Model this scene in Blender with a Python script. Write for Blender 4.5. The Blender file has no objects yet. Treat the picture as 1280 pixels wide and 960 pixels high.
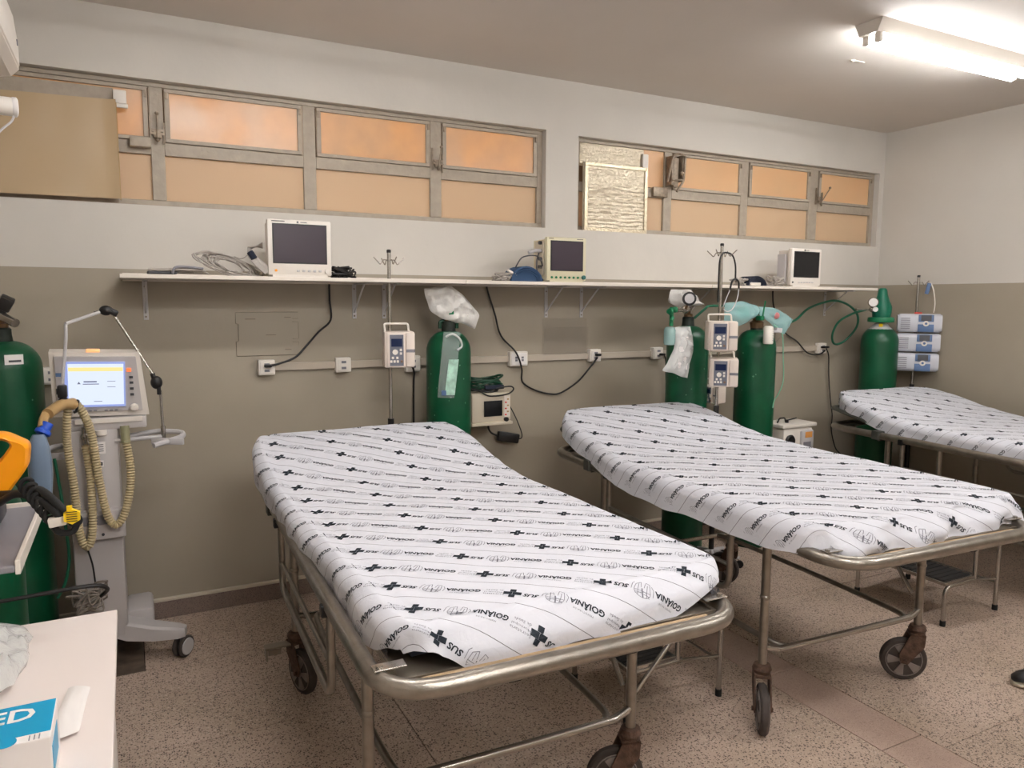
import bpy, bmesh, math, random
import numpy as np
from mathutils import Vector, Matrix, noise

random.seed(7)
sc = bpy.context.scene
col = sc.collection
PI = math.pi
D = math.radians

# ------------------------------------------------------------------ camera
CAM_H, CAM_D = 1.6, 4.005
PSI, TH, RO, FPX = 0.477795, 0.111376, 0.00543381, 927.429
fw = Vector((math.sin(PSI)*math.cos(TH), math.cos(PSI)*math.cos(TH), -math.sin(TH)))
r0 = Vector((math.cos(PSI), -math.sin(PSI), 0)); u0 = r0.cross(fw)
rr = r0*math.cos(RO) + u0*math.sin(RO); uu = -r0*math.sin(RO) + u0*math.cos(RO)
cam = bpy.data.cameras.new('camera'); camo = bpy.data.objects.new('camera', cam); col.objects.link(camo)
M = Matrix((( rr.x, uu.x, -fw.x), (rr.y, uu.y, -fw.y), (rr.z, uu.z, -fw.z))).to_4x4()
M.translation = Vector((0, -CAM_D, CAM_H)); camo.matrix_world = M
cam.sensor_fit = 'HORIZONTAL'; cam.sensor_width = 36; cam.lens = 36*FPX/1280
cam.clip_start = 0.05; cam.clip_end = 60
sc.camera = camo

# ------------------------------------------------------------------ world, exposure
w = bpy.data.worlds.new('world'); sc.world = w; w.use_nodes = True
bg = w.node_tree.nodes['Background']; bg.inputs[0].default_value = (1.0, 0.55, 0.28, 1); bg.inputs[1].default_value = 0.05
sc.view_settings.view_transform = 'Standard'; sc.view_settings.look = 'None'
sc.view_settings.gamma = 1; sc.view_settings.use_curve_mapping = False
sc.view_settings.exposure = 0.2
LAMP_COL = (0.975, 0.985, 1.0)

def area(name, loc, rot, sx, sy, power, color):
    l = bpy.data.lights.new(name, 'AREA'); l.shape = 'RECTANGLE'; l.size = sx; l.size_y = sy
    l.energy = power; l.color = color
    o = bpy.data.objects.new(name, l); col.objects.link(o); o.location = loc; o.rotation_euler = rot
    return o
# evening street light outside, behind the papered windows
area('street_light', (0.9, 1.5, 2.9), (math.radians(-80), 0, 0), 2.6, 0.8, 25, (1.0, 0.70, 0.48))
area('street_light', (3.95, 1.5, 2.9), (math.radians(-80), 0, 0), 2.6, 0.8, 18, (1.0, 0.68, 0.40))

# ------------------------------------------------------------------ materials
def lin(c):
    return tuple((x/12.92 if x <= 0.04045 else ((x+0.055)/1.055)**2.4) for x in c)
def rgb(r, g, b): return (*lin((r/255, g/255, b/255)), 1)
def mat(name, c, rough=0.5, metal=0.0, spec=0.5, vary=0.0, vscale=8.0, bump=0.0, bscale=60.0, trans=0.0, alpha=1.0, ior=1.45, coat=0.0, emit=None, estr=0.0):
    m = bpy.data.materials.new(name); m.use_nodes = True
    nt = m.node_tree; b = nt.nodes['Principled BSDF']
    b.inputs['Base Color'].default_value = c; b.inputs['Roughness'].default_value = rough
    b.inputs['Metallic'].default_value = metal; b.inputs['Specular IOR Level'].default_value = spec
    b.inputs['Transmission Weight'].default_value = trans; b.inputs['Alpha'].default_value = alpha
    b.inputs['IOR'].default_value = ior; b.inputs['Coat Weight'].default_value = coat
    if emit:
        b.inputs['Emission Color'].default_value = emit; b.inputs['Emission Strength'].default_value = estr
    if vary > 0 or bump > 0:
        tc = nt.nodes.new('ShaderNodeTexCoord')
    if vary > 0:
        n = nt.nodes.new('ShaderNodeTexNoise'); n.inputs['Scale'].default_value = vscale; n.inputs['Detail'].default_value = 5
        nt.links.new(tc.outputs['Object'], n.inputs['Vector'])
        mx = nt.nodes.new('ShaderNodeMix'); mx.data_type = 'RGBA'
        mx.inputs['A'].default_value = (c[0]*(1-vary), c[1]*(1-vary), c[2]*(1-vary), 1)
        mx.inputs['B'].default_value = (min(1, c[0]*(1+vary)), min(1, c[1]*(1+vary)), min(1, c[2]*(1+vary)), 1)
        mr = nt.nodes.new('ShaderNodeMapRange'); mr.inputs['From Min'].default_value = .3; mr.inputs['From Max'].default_value = .7
        nt.links.new(n.outputs['Fac'], mr.inputs['Value']); nt.links.new(mr.outputs[0], mx.inputs['Factor'])
        nt.links.new(mx.outputs['Result'], b.inputs['Base Color'])
    if bump > 0:
        n2 = nt.nodes.new('ShaderNodeTexNoise'); n2.inputs['Scale'].default_value = bscale; n2.inputs['Detail'].default_value = 4
        nt.links.new(tc.outputs['Object'], n2.inputs['Vector'])
        bp = nt.nodes.new('ShaderNodeBump'); bp.inputs['Strength'].default_value = bump; bp.inputs['Distance'].default_value = .01
        nt.links.new(n2.outputs['Fac'], bp.inputs['Height']); nt.links.new(bp.outputs[0], b.inputs['Normal'])
    return m

STEEL = mat('brushed_steel', rgb(150, 143, 134), .33, .9, vary=.14, vscale=22, bump=.12, bscale=160)
STEEL_L = mat('polished_steel', rgb(176, 170, 163), .24, .9, vary=.06)
DARKSTEEL = mat('dark_painted_steel', rgb(78, 78, 72), .5, .3, vary=.2, vscale=14)
RUSTY = mat('worn_caster_steel', rgb(96, 74, 62), .62, .45, vary=.4, vscale=45, bump=.4, bscale=120)
RUBBER = mat('grey_rubber', rgb(66, 58, 54), .75, vary=.15, vscale=30)
BLACK = mat('black_plastic', rgb(26, 24, 24), .45)
BLACKM = mat('black_rubber', rgb(20, 19, 19), .7)
HUB = mat('grey_hub_plastic', rgb(130, 120, 114), .55)
WHITE = mat('white_plastic', rgb(226, 218, 208), .42, vary=.03)
IVORY = mat('ivory_plastic', rgb(214, 206, 176), .45, vary=.05)
CREAM = mat('cream_metal', rgb(200, 188, 168), .5, vary=.06)
PUMPW = mat('warm_white_plastic', rgb(222, 208, 196), .42)
LGREY = mat('light_grey_plastic', rgb(190, 186, 186), .45, vary=.03)
VGREY = mat('ventilator_grey', rgb(186, 180, 178), .45, vary=.03)
MGREY = mat('mid_grey_plastic', rgb(128, 126, 132), .45)
DGREY = mat('dark_grey_plastic', rgb(70, 70, 74), .5)
NAVY = mat('navy_display', rgb(22, 36, 70), .2)
SCREEN = mat('dark_screen', rgb(62, 54, 62), .16)
SCREENB = mat('black_screen', rgb(18, 18, 20), .14)
GREEN = mat('oxygen_green', rgb(6, 74, 46), .34, vary=.22, vscale=7, bump=.05, bscale=20)
GREEND = mat('dark_green', rgb(5, 58, 36), .4, vary=.2)
GREENV = mat('valve_green', rgb(18, 110, 70), .4)
CHIP = mat('chipped_paint', rgb(96, 140, 112), .6)
BRASS = mat('tarnished_brass', rgb(110, 86, 62), .45, .7, vary=.2)
BLUECUFF = mat('blue_cuff_fabric', rgb(46, 72, 104), .85, bump=.3, bscale=300)
DKCUFF = mat('dark_cuff_fabric', rgb(30, 36, 52), .85, bump=.3, bscale=300)
GREYCABLE = mat('grey_cable', rgb(168, 160, 152), .5)
HOSEG = mat('green_hose', rgb(24, 92, 66), .4)
ORANGE = mat('amber_plastic', rgb(250, 158, 8), .35, vary=.04)
YELLOW = mat('yellow_plastic', rgb(238, 196, 20), .45)
BLUEC = mat('blue_plastic', rgb(40, 84, 196), .35)
BLUEP = mat('slate_blue_panel', rgb(88, 112, 150), .4)
TAN = mat('tan_hose', rgb(176, 160, 124), .45, vary=.06, spec=.4)
AMBER = mat('amber_rubber', rgb(178, 146, 100), .3)
BAGBLUE = mat('translucent_blue_bag', rgb(132, 150, 172), .3, trans=.25, ior=1.2)
PLASTIC = mat('white_plastic_film', rgb(214, 210, 204), .35, vary=.05, bump=.5, bscale=40)
CLEARP = mat('clear_plastic_film', rgb(235, 235, 232), .14, alpha=.55, bump=.5, bscale=45)
CYANP = mat('aqua_plastic_film', rgb(176, 222, 222), .14, alpha=.50, bump=.5, bscale=45)
PAPER = mat('white_paper', rgb(232, 226, 222), .7)
FRAMEP = mat('window_frame_paint', rgb(166, 154, 138), .5, vary=.08, vscale=25, bump=.15, bscale=60)
REDP = mat('red_plastic', rgb(206, 60, 48), .4)
TREAD = mat('ribbed_rubber', rgb(30, 27, 25), .7)
TRAYM = mat('tray_steel', rgb(150, 140, 126), .38, .75, vary=.12)
EDGEW = mat('beige_edge', rgb(176, 150, 118), .55, vary=.12)
CYANBOX = mat('cyan_card', rgb(0, 146, 190), .4)
WALLCOV = mat('cover_paint', rgb(158, 148, 132), .4)
SHELFM = mat('white_shelf_laminate', rgb(224, 214, 202), .4, vary=.03)
TRUNK = mat('painted_trunking', rgb(182, 170, 154), .5)
ORANGEL = mat('orange_alarm_lens', rgb(240, 190, 140), .3, emit=rgb(255, 180, 110), estr=.5)
SCREENW = mat('lit_display', rgb(30, 30, 40), .2, emit=rgb(222, 232, 255), estr=.95)
SCREENBL = mat('lit_display_rim', rgb(30, 30, 40), .2, emit=rgb(160, 175, 235), estr=.8)
SCREENY = mat('lit_yellow_bar', rgb(30, 30, 40), .2, emit=rgb(245, 228, 150), estr=.95)
SCREENG = mat('lit_display_text', rgb(30, 30, 40), .2, emit=rgb(120, 125, 150), estr=.7)
TUBE_CACHE = {}
def tube_mat(st):
    if st not in TUBE_CACHE: TUBE_CACHE[st] = mat('fluorescent_tube', rgb(255, 255, 255), .3, emit=(*LAMP_COL, 1), estr=st)
    return TUBE_CACHE[st]
LAMPH = mat('lamp_housing', rgb(214, 206, 196), .45)

def film(name, c, rough=.35, tcol=None, mix=.5, cloud=0.0):
    """thin translucent sheet: light from behind shines through"""
    m = bpy.data.materials.new(name); m.use_nodes = True; nt = m.node_tree; nt.nodes.clear()
    out = nt.nodes.new('ShaderNodeOutputMaterial'); p = nt.nodes.new('ShaderNodeBsdfPrincipled'); t = nt.nodes.new('ShaderNodeBsdfTranslucent')
    mx = nt.nodes.new('ShaderNodeMixShader')
    p.inputs['Base Color'].default_value = c; p.inputs['Roughness'].default_value = rough
    t.inputs[0].default_value = tcol or c
    mx.inputs[0].default_value = mix
    tc = nt.nodes.new('ShaderNodeTexCoord'); n = nt.nodes.new('ShaderNodeTexNoise'); n.inputs['Scale'].default_value = 7; n.inputs['Detail'].default_value = 7
    nt.links.new(tc.outputs['Object'], n.inputs['Vector'])
    if cloud > 0:
        mr = nt.nodes.new('ShaderNodeMapRange'); mr.inputs['From Min'].default_value = .35; mr.inputs['From Max'].default_value = .68
        mr.inputs['To Min'].default_value = mix-cloud; mr.inputs['To Max'].default_value = mix+cloud
        nt.links.new(n.outputs['Fac'], mr.inputs['Value']); nt.links.new(mr.outputs[0], mx.inputs[0])
    bp = nt.nodes.new('ShaderNodeBump'); bp.inputs['Strength'].default_value = .15; nt.links.new(n.outputs['Fac'], bp.inputs['Height']); nt.links.new(bp.outputs[0], p.inputs['Normal'])
    nt.links.new(p.outputs[0], mx.inputs[1]); nt.links.new(t.outputs[0], mx.inputs[2]); nt.links.new(mx.outputs[0], out.inputs[0])
    return m
PANE_LO = film('yellowed_paper_pane', rgb(216, 192, 158), .55, rgb(255, 215, 170), .25)
PANE_UP = film('papered_glass_pane', rgb(226, 192, 156), .24, rgb(255, 226, 178), .42, .16)
PANE_UP3 = film('clouded_glass_pane', rgb(228, 194, 150), .35, rgb(255, 210, 160), .28, .05)
KRAFT = film('brown_paper', rgb(186, 162, 128), .4, rgb(200, 170, 125), .06)

def foil_mat():
    m = mat('crinkled_foil', rgb(206, 194, 172), .3, .6)
    nt = m.node_tree; b = nt.nodes['Principled BSDF']; tc = nt.nodes.new('ShaderNodeTexCoord')
    mp = nt.nodes.new('ShaderNodeMapping'); mp.inputs['Scale'].default_value = (3, 3, 40); nt.links.new(tc.outputs['Object'], mp.inputs[0])
    n = nt.nodes.new('ShaderNodeTexNoise'); n.inputs['Scale'].default_value = 3; n.inputs['Detail'].default_value = 6; nt.links.new(mp.outputs[0], n.inputs['Vector'])
    n2 = nt.nodes.new('ShaderNodeTexNoise'); n2.inputs['Scale'].default_value = 55; nt.links.new(tc.outputs['Object'], n2.inputs['Vector'])
    ad = nt.nodes.new('ShaderNodeMath'); ad.operation = 'ADD'; nt.links.new(n.outputs['Fac'], ad.inputs[0]); nt.links.new(n2.outputs['Fac'], ad.inputs[1])
    bp = nt.nodes.new('ShaderNodeBump'); bp.inputs['Strength'].default_value = .6; bp.inputs['Distance'].default_value = .01
    nt.links.new(ad.outputs[0], bp.inputs['Height']); nt.links.new(bp.outputs[0], b.inputs['Normal'])
    return m
FOIL = foil_mat()

def wall_mat():
    m = bpy.data.materials.new('two_tone_wall_paint'); m.use_nodes = True; nt = m.node_tree; b = nt.nodes['Principled BSDF']
    tc = nt.nodes.new('ShaderNodeTexCoord'); sp = nt.nodes.new('ShaderNodeSeparateXYZ'); nt.links.new(tc.outputs['Object'], sp.inputs[0])
    gt = nt.nodes.new('ShaderNodeMath'); gt.operation = 'GREATER_THAN'; gt.inputs[1].default_value = 1.742; nt.links.new(sp.outputs['Z'], gt.inputs[0])
    n = nt.nodes.new('ShaderNodeTexNoise'); n.inputs['Scale'].default_value = 1.6; n.inputs['Detail'].default_value = 6; nt.links.new(tc.outputs['Object'], n.inputs['Vector'])
    mr = nt.nodes.new('ShaderNodeMapRange'); mr.inputs['From Min'].default_value = .3; mr.inputs['From Max'].default_value = .7
    mr.inputs['To Min'].default_value = .95; mr.inputs['To Max'].default_value = 1.04; nt.links.new(n.outputs['Fac'], mr.inputs['Value'])
    mx = nt.nodes.new('ShaderNodeMix'); mx.data_type = 'RGBA'; mx.inputs['A'].default_value = rgb(160, 150, 134); mx.inputs['B'].default_value = rgb(205, 199, 190)
    nt.links.new(gt.outputs[0], mx.inputs['Factor'])
    vm = nt.nodes.new('ShaderNodeVectorMath'); vm.operation = 'SCALE'; nt.links.new(mx.outputs['Result'], vm.inputs[0]); nt.links.new(mr.outputs[0], vm.inputs['Scale'])
    nt.links.new(vm.outputs[0], b.inputs['Base Color'])
    rg = nt.nodes.new('ShaderNodeMapRange'); rg.inputs['To Min'].default_value = .36; rg.inputs['To Max'].default_value = .7; nt.links.new(gt.outputs[0], rg.inputs['Value'])
    nt.links.new(rg.outputs[0], b.inputs['Roughness']); b.inputs['Specular IOR Level'].default_value = .35
    n2 = nt.nodes.new('ShaderNodeTexNoise'); n2.inputs['Scale'].default_value = 9; n2.inputs['Detail'].default_value = 8; nt.links.new(tc.outputs['Object'], n2.inputs['Vector'])
    bp = nt.nodes.new('ShaderNodeBump'); bp.inputs['Strength'].default_value = .12; bp.inputs['Distance'].default_value = .02
    nt.links.new(n2.outputs['Fac'], bp.inputs['Height']); nt.links.new(bp.outputs[0], b.inputs['Normal'])
    return m
WALL = wall_mat()
CEIL = mat('ceiling_paint', rgb(208, 200, 191), .75, vary=.03, vscale=1.5, bump=.08, bscale=14)

def terrazzo(name, base, base2, dark, light, dthr, scale=120, stain=.16):
    m = bpy.data.materials.new(name); m.use_nodes = True; nt = m.node_tree; b = nt.nodes['Principled BSDF']; N = nt.nodes.new; Lk = nt.links.new
    tc = N('ShaderNodeTexCoord')
    big = N('ShaderNodeTexNoise'); big.inputs['Scale'].default_value = 2.2; big.inputs['Detail'].default_value = 6; Lk(tc.outputs['Object'], big.inputs['Vector'])
    c1 = N('ShaderNodeMix'); c1.data_type = 'RGBA'; c1.inputs['A'].default_value = base; c1.inputs['B'].default_value = base2
    mr = N('ShaderNodeMapRange'); mr.inputs['From Min'].default_value = .35; mr.inputs['From Max'].default_value = .65; Lk(big.outputs['Fac'], mr.inputs['Value']); Lk(mr.outputs[0], c1.inputs['Factor'])
    last = c1.outputs['Result']
    wn = N('ShaderNodeTexNoise'); wn.inputs['Scale'].default_value = 90; Lk(tc.outputs['Object'], wn.inputs['Vector'])
    wm = N('ShaderNodeVectorMath'); wm.operation = 'MULTIPLY_ADD'; wm.inputs[1].default_value = (.006, .006, .006); Lk(wn.outputs['Color'], wm.inputs[0]); Lk(tc.outputs['Object'], wm.inputs[2])
    for sc_, thr, cc, ch in ((scale, dthr, dark, 'Red'), (scale*.8, .80, light, 'Green'), (scale*1.7, .72, dark, 'Blue')):
        v = N('ShaderNodeTexVoronoi'); v.inputs['Scale'].default_value = sc_; Lk(wm.outputs[0], v.inputs['Vector'])
        s = N('ShaderNodeSeparateColor'); Lk(v.outputs['Color'], s.inputs[0])
        g = N('ShaderNodeMath'); g.operation = 'GREATER_THAN'; g.inputs[1].default_value = thr; Lk(s.outputs[ch], g.inputs[0])
        lt = N('ShaderNodeMath'); lt.operation = 'LESS_THAN'; lt.inputs[1].default_value = .42; Lk(v.outputs['Distance'], lt.inputs[0])
        mu = N('ShaderNodeMath'); mu.operation = 'MULTIPLY'; Lk(g.outputs[0], mu.inputs[0]); Lk(lt.outputs[0], mu.inputs[1])
        m2 = N('ShaderNodeMath'); m2.operation = 'MULTIPLY'; m2.inputs[1].default_value = .85 if cc is dark else .6; Lk(mu.outputs[0], m2.inputs[0])
        mx = N('ShaderNodeMix'); mx.data_type = 'RGBA'; Lk(m2.outputs[0], mx.inputs['Factor']); Lk(last, mx.inputs['A']); mx.inputs['B'].default_value = cc
        last = mx.outputs['Result']
    Lk(last, b.inputs['Base Color']); b.inputs['Roughness'].default_value = .42; b.inputs['Specular IOR Level'].default_value = .4
    return m
TERR = terrazzo('terrazzo', rgb(196, 174, 158), rgb(176, 156, 138), rgb(62, 46, 40), rgb(212, 196, 180), .66)
TERR_D = terrazzo('terrazzo_skirting', rgb(142, 124, 114), rgb(124, 108, 98), rgb(84, 68, 62), rgb(166, 150, 140), .8, 220)
STRIP = terrazzo('fine_terrazzo_strip', rgb(196, 172, 158), rgb(170, 146, 132), rgb(132, 108, 96), rgb(196, 172, 158), .8, 260)
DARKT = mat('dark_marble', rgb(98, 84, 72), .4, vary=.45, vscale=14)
JOINT = mat('dark_joint', rgb(52, 38, 32), .8)

# ------------------------------------------------------------------ mesh helpers
def wloc(o):
    v = Vector((0, 0, 0))
    while o is not None: v = v + o.location; o = o.parent
    return v
def smooth_pts(pts, n=6, closed=False):
    P = [Vector(p) for p in pts]; out = []; L = len(P)
    rng = range(L if closed else L-1)
    for i in rng:
        if closed: a, b, c, d = P[i-1], P[i], P[(i+1) % L], P[(i+2) % L]
        else: a, b, c, d = P[max(i-1, 0)], P[i], P[i+1], P[min(i+2, L-1)]
        for k in range(n):
            t = k/n
            out.append(.5*((2*b) + (c-a)*t + (2*a-5*b+4*c-d)*t*t + (3*b-a-3*c+d)*t**3))
    if not closed: out.append(P[-1])
    return out
def fillet(pts, r, n=6, closed=False):
    P = [Vector(p) for p in pts]; L = len(P); out = []
    for i in range(L):
        if not closed and i in (0, L-1): out.append(P[i]); continue
        a, b, c = P[i-1], P[i], P[(i+1) % L]
        d1 = (a-b); d2 = (c-b); rr_ = min(r, d1.length*.49, d2.length*.49)
        p1 = b + d1.normalized()*rr_; p2 = b + d2.normalized()*rr_
        for k in range(n+1):
            t = k/n; out.append(p1*(1-t)**2 + b*2*t*(1-t) + p2*t*t)
    return out
class MB:
    def __init__(self): self.v = []; self.f = []; self.fm = []
    def add(self, vs, fs, mi=0):
        o = len(self.v); self.v += [tuple(x) for x in vs]; self.f += [tuple(i+o for i in f) for f in fs]; self.fm += [mi]*len(fs); return self
    def box(self, c, s, rz=0, rx=0, ry=0, bev=0, mi=0):
        bm = bmesh.new(); bmesh.ops.create_cube(bm, size=1); bmesh.ops.scale(bm, vec=s, verts=bm.verts)
        if bev > 0: bmesh.ops.bevel(bm, geom=bm.edges[:], offset=bev, segments=2, profile=.5, affect='EDGES', clamp_overlap=True)
        m = Matrix.Translation(c) @ Matrix.Rotation(rz, 4, 'Z') @ Matrix.Rotation(rx, 4, 'X') @ Matrix.Rotation(ry, 4, 'Y')
        bm.verts.index_update(); self.add([m @ v.co for v in bm.verts], [[v.index for v in f.verts] for f in bm.faces], mi); bm.free(); return self
    def b2(self, x0, x1, y0, y1, z0, z1, bev=0, mi=0):
        return self.box(((x0+x1)/2, (y0+y1)/2, (z0+z1)/2), (abs(x1-x0), abs(y1-y0), abs(z1-z0)), bev=bev, mi=mi)
    def tube(self, pts, r, n=10, closed=False, caps=True, mi=0, rad=None):
        P = [Vector(p) for p in pts]; L = len(P); vs = []; fs = []
        up = Vector((0, 0, 1)); T0 = (P[1]-P[0]).normalized()
        if abs(T0.dot(up)) > .9: up = Vector((1, 0, 0))
        nrm = (up - T0*up.dot(T0)).normalized()
        for i in range(L):
            if closed: T = (P[(i+1) % L]-P[i-1])
            else: T = P[min(i+1, L-1)]-P[max(i-1, 0)]
            if T.length < 1e-9: T = T0.copy()
            T.normalize(); nrm = nrm - T*nrm.dot(T)
            if nrm.length < 1e-6: nrm = T.orthogonal()
            nrm.normalize(); bn = T.cross(nrm); R_ = r if rad is None else rad[i]
            for k in range(n):
                a = 2*PI*k/n; vs.append(P[i] + (nrm*math.cos(a) + bn*math.sin(a))*R_)
        for i in range(L if closed else L-1):
            j = (i+1) % L
            for k in range(n): fs.append((i*n+k, i*n+(k+1) % n, j*n+(k+1) % n, j*n+k))
        if caps and not closed:
            fs.append(tuple(range(n-1, -1, -1))); fs.append(tuple((L-1)*n+k for k in range(n)))
        return self.add(vs, fs, mi)
    def cyl(self, p0, p1, r, n=16, mi=0): return self.tube([p0, p1], r, n, mi=mi)
    def lathe(self, prof, c, n=28, axis=None, mi=0):
        m = Matrix.Translation(c)
        if axis is not None: m = m @ Vector((0, 0, 1)).rotation_difference(Vector(axis)).to_matrix().to_4x4()
        vs = []; fs = []
        for (r, z) in prof:
            for k in range(n): a = 2*PI*k/n; vs.append(m @ Vector((r*math.cos(a), r*math.sin(a), z)))
        for i in range(len(prof)-1):
            for k in range(n): fs.append((i*n+k, i*n+(k+1) % n, (i+1)*n+(k+1) % n, (i+1)*n+k))
        fs.append(tuple(range(n-1, -1, -1))); fs.append(tuple((len(prof)-1)*n+k for k in range(n)))
        return self.add(vs, fs, mi)
    def sph(self, c, r, s=(1, 1, 1), n=16, mi=0):
        prof = [(max(1e-4, math.sin(PI*i/10)), -math.cos(PI*i/10)) for i in range(11)]
        o = len(self.v); self.lathe(prof, (0, 0, 0), n, mi=mi)
        for i in range(o, len(self.v)):
            p = self.v[i]; self.v[i] = (c[0]+p[0]*r*s[0], c[1]+p[1]*r*s[1], c[2]+p[2]*r*s[2])
        return self
    def prism(self, poly, y0, y1, mi=0, plane='xz'):
        """polygon (a,b) extruded; plane xz: along y, plane yz: along x, plane xy: along z"""
        n = len(poly); P = []
        for t in (y0, y1):
            for a, b in poly:
                P.append((a, t, b) if plane == 'xz' else ((t, a, b) if plane == 'yz' else (a, b, t)))
        fs = [tuple(range(n)), tuple(range(2*n-1, n-1, -1))] + [(i, n+i, n+(i+1) % n, (i+1) % n) for i in range(n)]
        return self.add(P, fs, mi)
    def pillow(self, L, R_, thick, nz=.006, nu=12, nv=14, seed=0, ns=22, mi=0):
        """crumpled bag between two boundary polylines (lists of 3D points)"""
        Lp = smooth_pts(L, 5); Rp = smooth_pts(R_, 5)
        def at(P, t):
            x = t*(len(P)-1); i = min(int(x), len(P)-2); return P[i].lerp(P[i+1], x-i)
        nd = (Rp[len(Rp)//2]-Lp[len(Lp)//2]).cross(Lp[-1]-Lp[0]).normalized()
        vs = []; fs = []
        for side in (1, -1):
            for j in range(nv+1):
                a, b = at(Lp, j/nv), at(Rp, j/nv)
                for i in range(nu+1):
                    u, v = i/nu, j/nv; p = a.lerp(b, u)
                    h = thick*.5*(max(0, math.sin(PI*u))**.6)*(max(0, math.sin(PI*v))**.5)
                    q = noise.noise(p*ns + Vector((seed, side*3, 0))) + .6*abs(noise.noise(p*ns*2.3 + Vector((seed, side*9, 4))))
                    edge = min(1, 8*u*(1-u))*min(1, 8*v*(1-v))
                    vs.append(p + nd*side*(h + nz*q*edge*2) + Vector((noise.noise(p*15), 0, noise.noise(p*15+Vector((5, 5, 5)))))*nz*.8)
        off = (nu+1)*(nv+1)
        for s in (0, 1):
            for j in range(nv):
                for i in range(nu):
                    k = s*off + j*(nu+1)+i; f = (k, k+1, k+nu+2, k+nu+1); fs.append(f if s == 0 else f[::-1])
        self.add(vs, fs, mi); return self
    def build(self, name, m, parent=None, smooth=True, tags=None, weld=False):
        me = bpy.data.meshes.new(name); off = wloc(parent) if parent is not None else Vector((0, 0, 0))
        me.from_pydata([(a-off.x, b-off.y, c-off.z) for a, b, c in self.v], [], self.f)
        ms = m if isinstance(m, (list, tuple)) else [m]
        for x in ms: me.materials.append(x)
        if len(ms) > 1: me.polygons.foreach_set('material_index', self.fm)
        if smooth:
            me.polygons.foreach_set('use_smooth', [True]*len(me.polygons)); me.set_sharp_from_angle(angle=math.radians(38))
        me.update(); o = bpy.data.objects.new(name, me); col.objects.link(o)
        if parent is not None: o.parent = parent
        if tags: tag(o, *tags)
        return o
def tag(o, label=None, cat=None, group=None, kind=None):
    if label: o['label'] = label
    if cat: o['category'] = cat
    if group: o['group'] = group
    if kind: o['kind'] = kind
    return o
def root(name, loc, label, cat, group=None):
    o = bpy.data.objects.new(name, None); col.objects.link(o); o.location = loc; o.empty_display_size = .1
    return tag(o, label, cat, group)
def copy_tree(o, parent=None):
    c = o.copy(); col.objects.link(c)
    if parent is not None: c.parent = parent
    for ch in list(o.children): copy_tree(ch, c)
    return c
def struct(o): o['kind'] = 'structure'; return o
_txt = {}
def text2d(s, size=1.0, offset=0.0, shear=0.0, res=2):
    """flat triangulated glyphs centred on the origin: (verts Nx2, tris)"""
    key = (s, size, offset, shear, res)
    if key in _txt: return _txt[key]
    cu = bpy.data.curves.new('lettering', 'FONT'); cu.body = s; cu.size = size; cu.offset = offset; cu.shear = shear; cu.resolution_u = res
    cu.align_x = 'CENTER'; cu.align_y = 'CENTER'
    o = bpy.data.objects.new('lettering', cu); col.objects.link(o)
    dg = bpy.context.evaluated_depsgraph_get(); me = bpy.data.meshes.new_from_object(o.evaluated_get(dg))
    bm = bmesh.new(); bm.from_mesh(me); bmesh.ops.triangulate(bm, faces=bm.faces[:]); bm.verts.index_update()
    V = [(v.co.x, v.co.y) for v in bm.verts]; F = [tuple(v.index for v in f.verts) for f in bm.faces]; bm.free()
    bpy.data.objects.remove(o); bpy.data.curves.remove(cu); bpy.data.meshes.remove(me)
    _txt[key] = (V, F); return _txt[key]
def flat_text(mb, s, org, ax, ay, size, offset=0, shear=0, mi=0):
    V, F = text2d(s, 1.0, offset, shear); ax = Vector(ax); ay = Vector(ay); org = Vector(org)
    return mb.add([org + ax*(x*size) + ay*(y*size) for x, y in V], F, mi)

# ------------------------------------------------------------------ room shell
XL, XR, YB, CH = -0.62, 5.39, -5.6, 2.93
WT = .16
def wall_back():
    mb = MB()
    W1 = (-.52, 2.297, 2.045, 2.627); W2 = (2.528, 5.336, 2.045, 2.615)
    y0, y1 = 0, WT
    mb.b2(XL-.2, XR+.2, y0, y1, -.02, 2.045)
    mb.b2(XL-.2, XR+.2, y0, y1, 2.627, CH+.05)
    mb.b2(XL-.2, W1[0], y0, y1, 2.045, 2.627); mb.b2(W1[1], W2[0], y0, y1, 2.045, 2.627); mb.b2(W2[1], XR+.2, y0, y1, 2.045, 2.627)
    mb.b2(W2[0], W2[1], y0, y1, 2.615, 2.627)
    o = struct(mb.build('wall_back', WALL, smooth=False)); return o
wall_back()
struct(MB().b2(XR, XR+.15, YB-.15, WT, -.02, CH+.05).build('wall_right', WALL, smooth=False))
struct(MB().b2(XL-.15, XL, YB-.15, WT, -.02, CH+.05).build('wall_left', WALL, smooth=False))
struct(MB().b2(XL-.15, XR+.15, YB-.15, YB, -.02, CH+.05).build('wall_front', WALL, smooth=False))
ce = struct(MB().b2(XL-.15, XR+.15, YB-.15, WT, CH, CH+.12).build('ceiling', CEIL, smooth=False))
MB().lathe([(.012, 0), (.014, -.004), (.006, -.01)][::-1], (3.62, -1.08, CH), 12).tube([(3.60, -1.08, CH-.004), (3.66, -1.10, CH-.008), (3.70, -1.09, CH-.004)], .003, 6).build('ceiling_hook', WHITE, ce)
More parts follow.
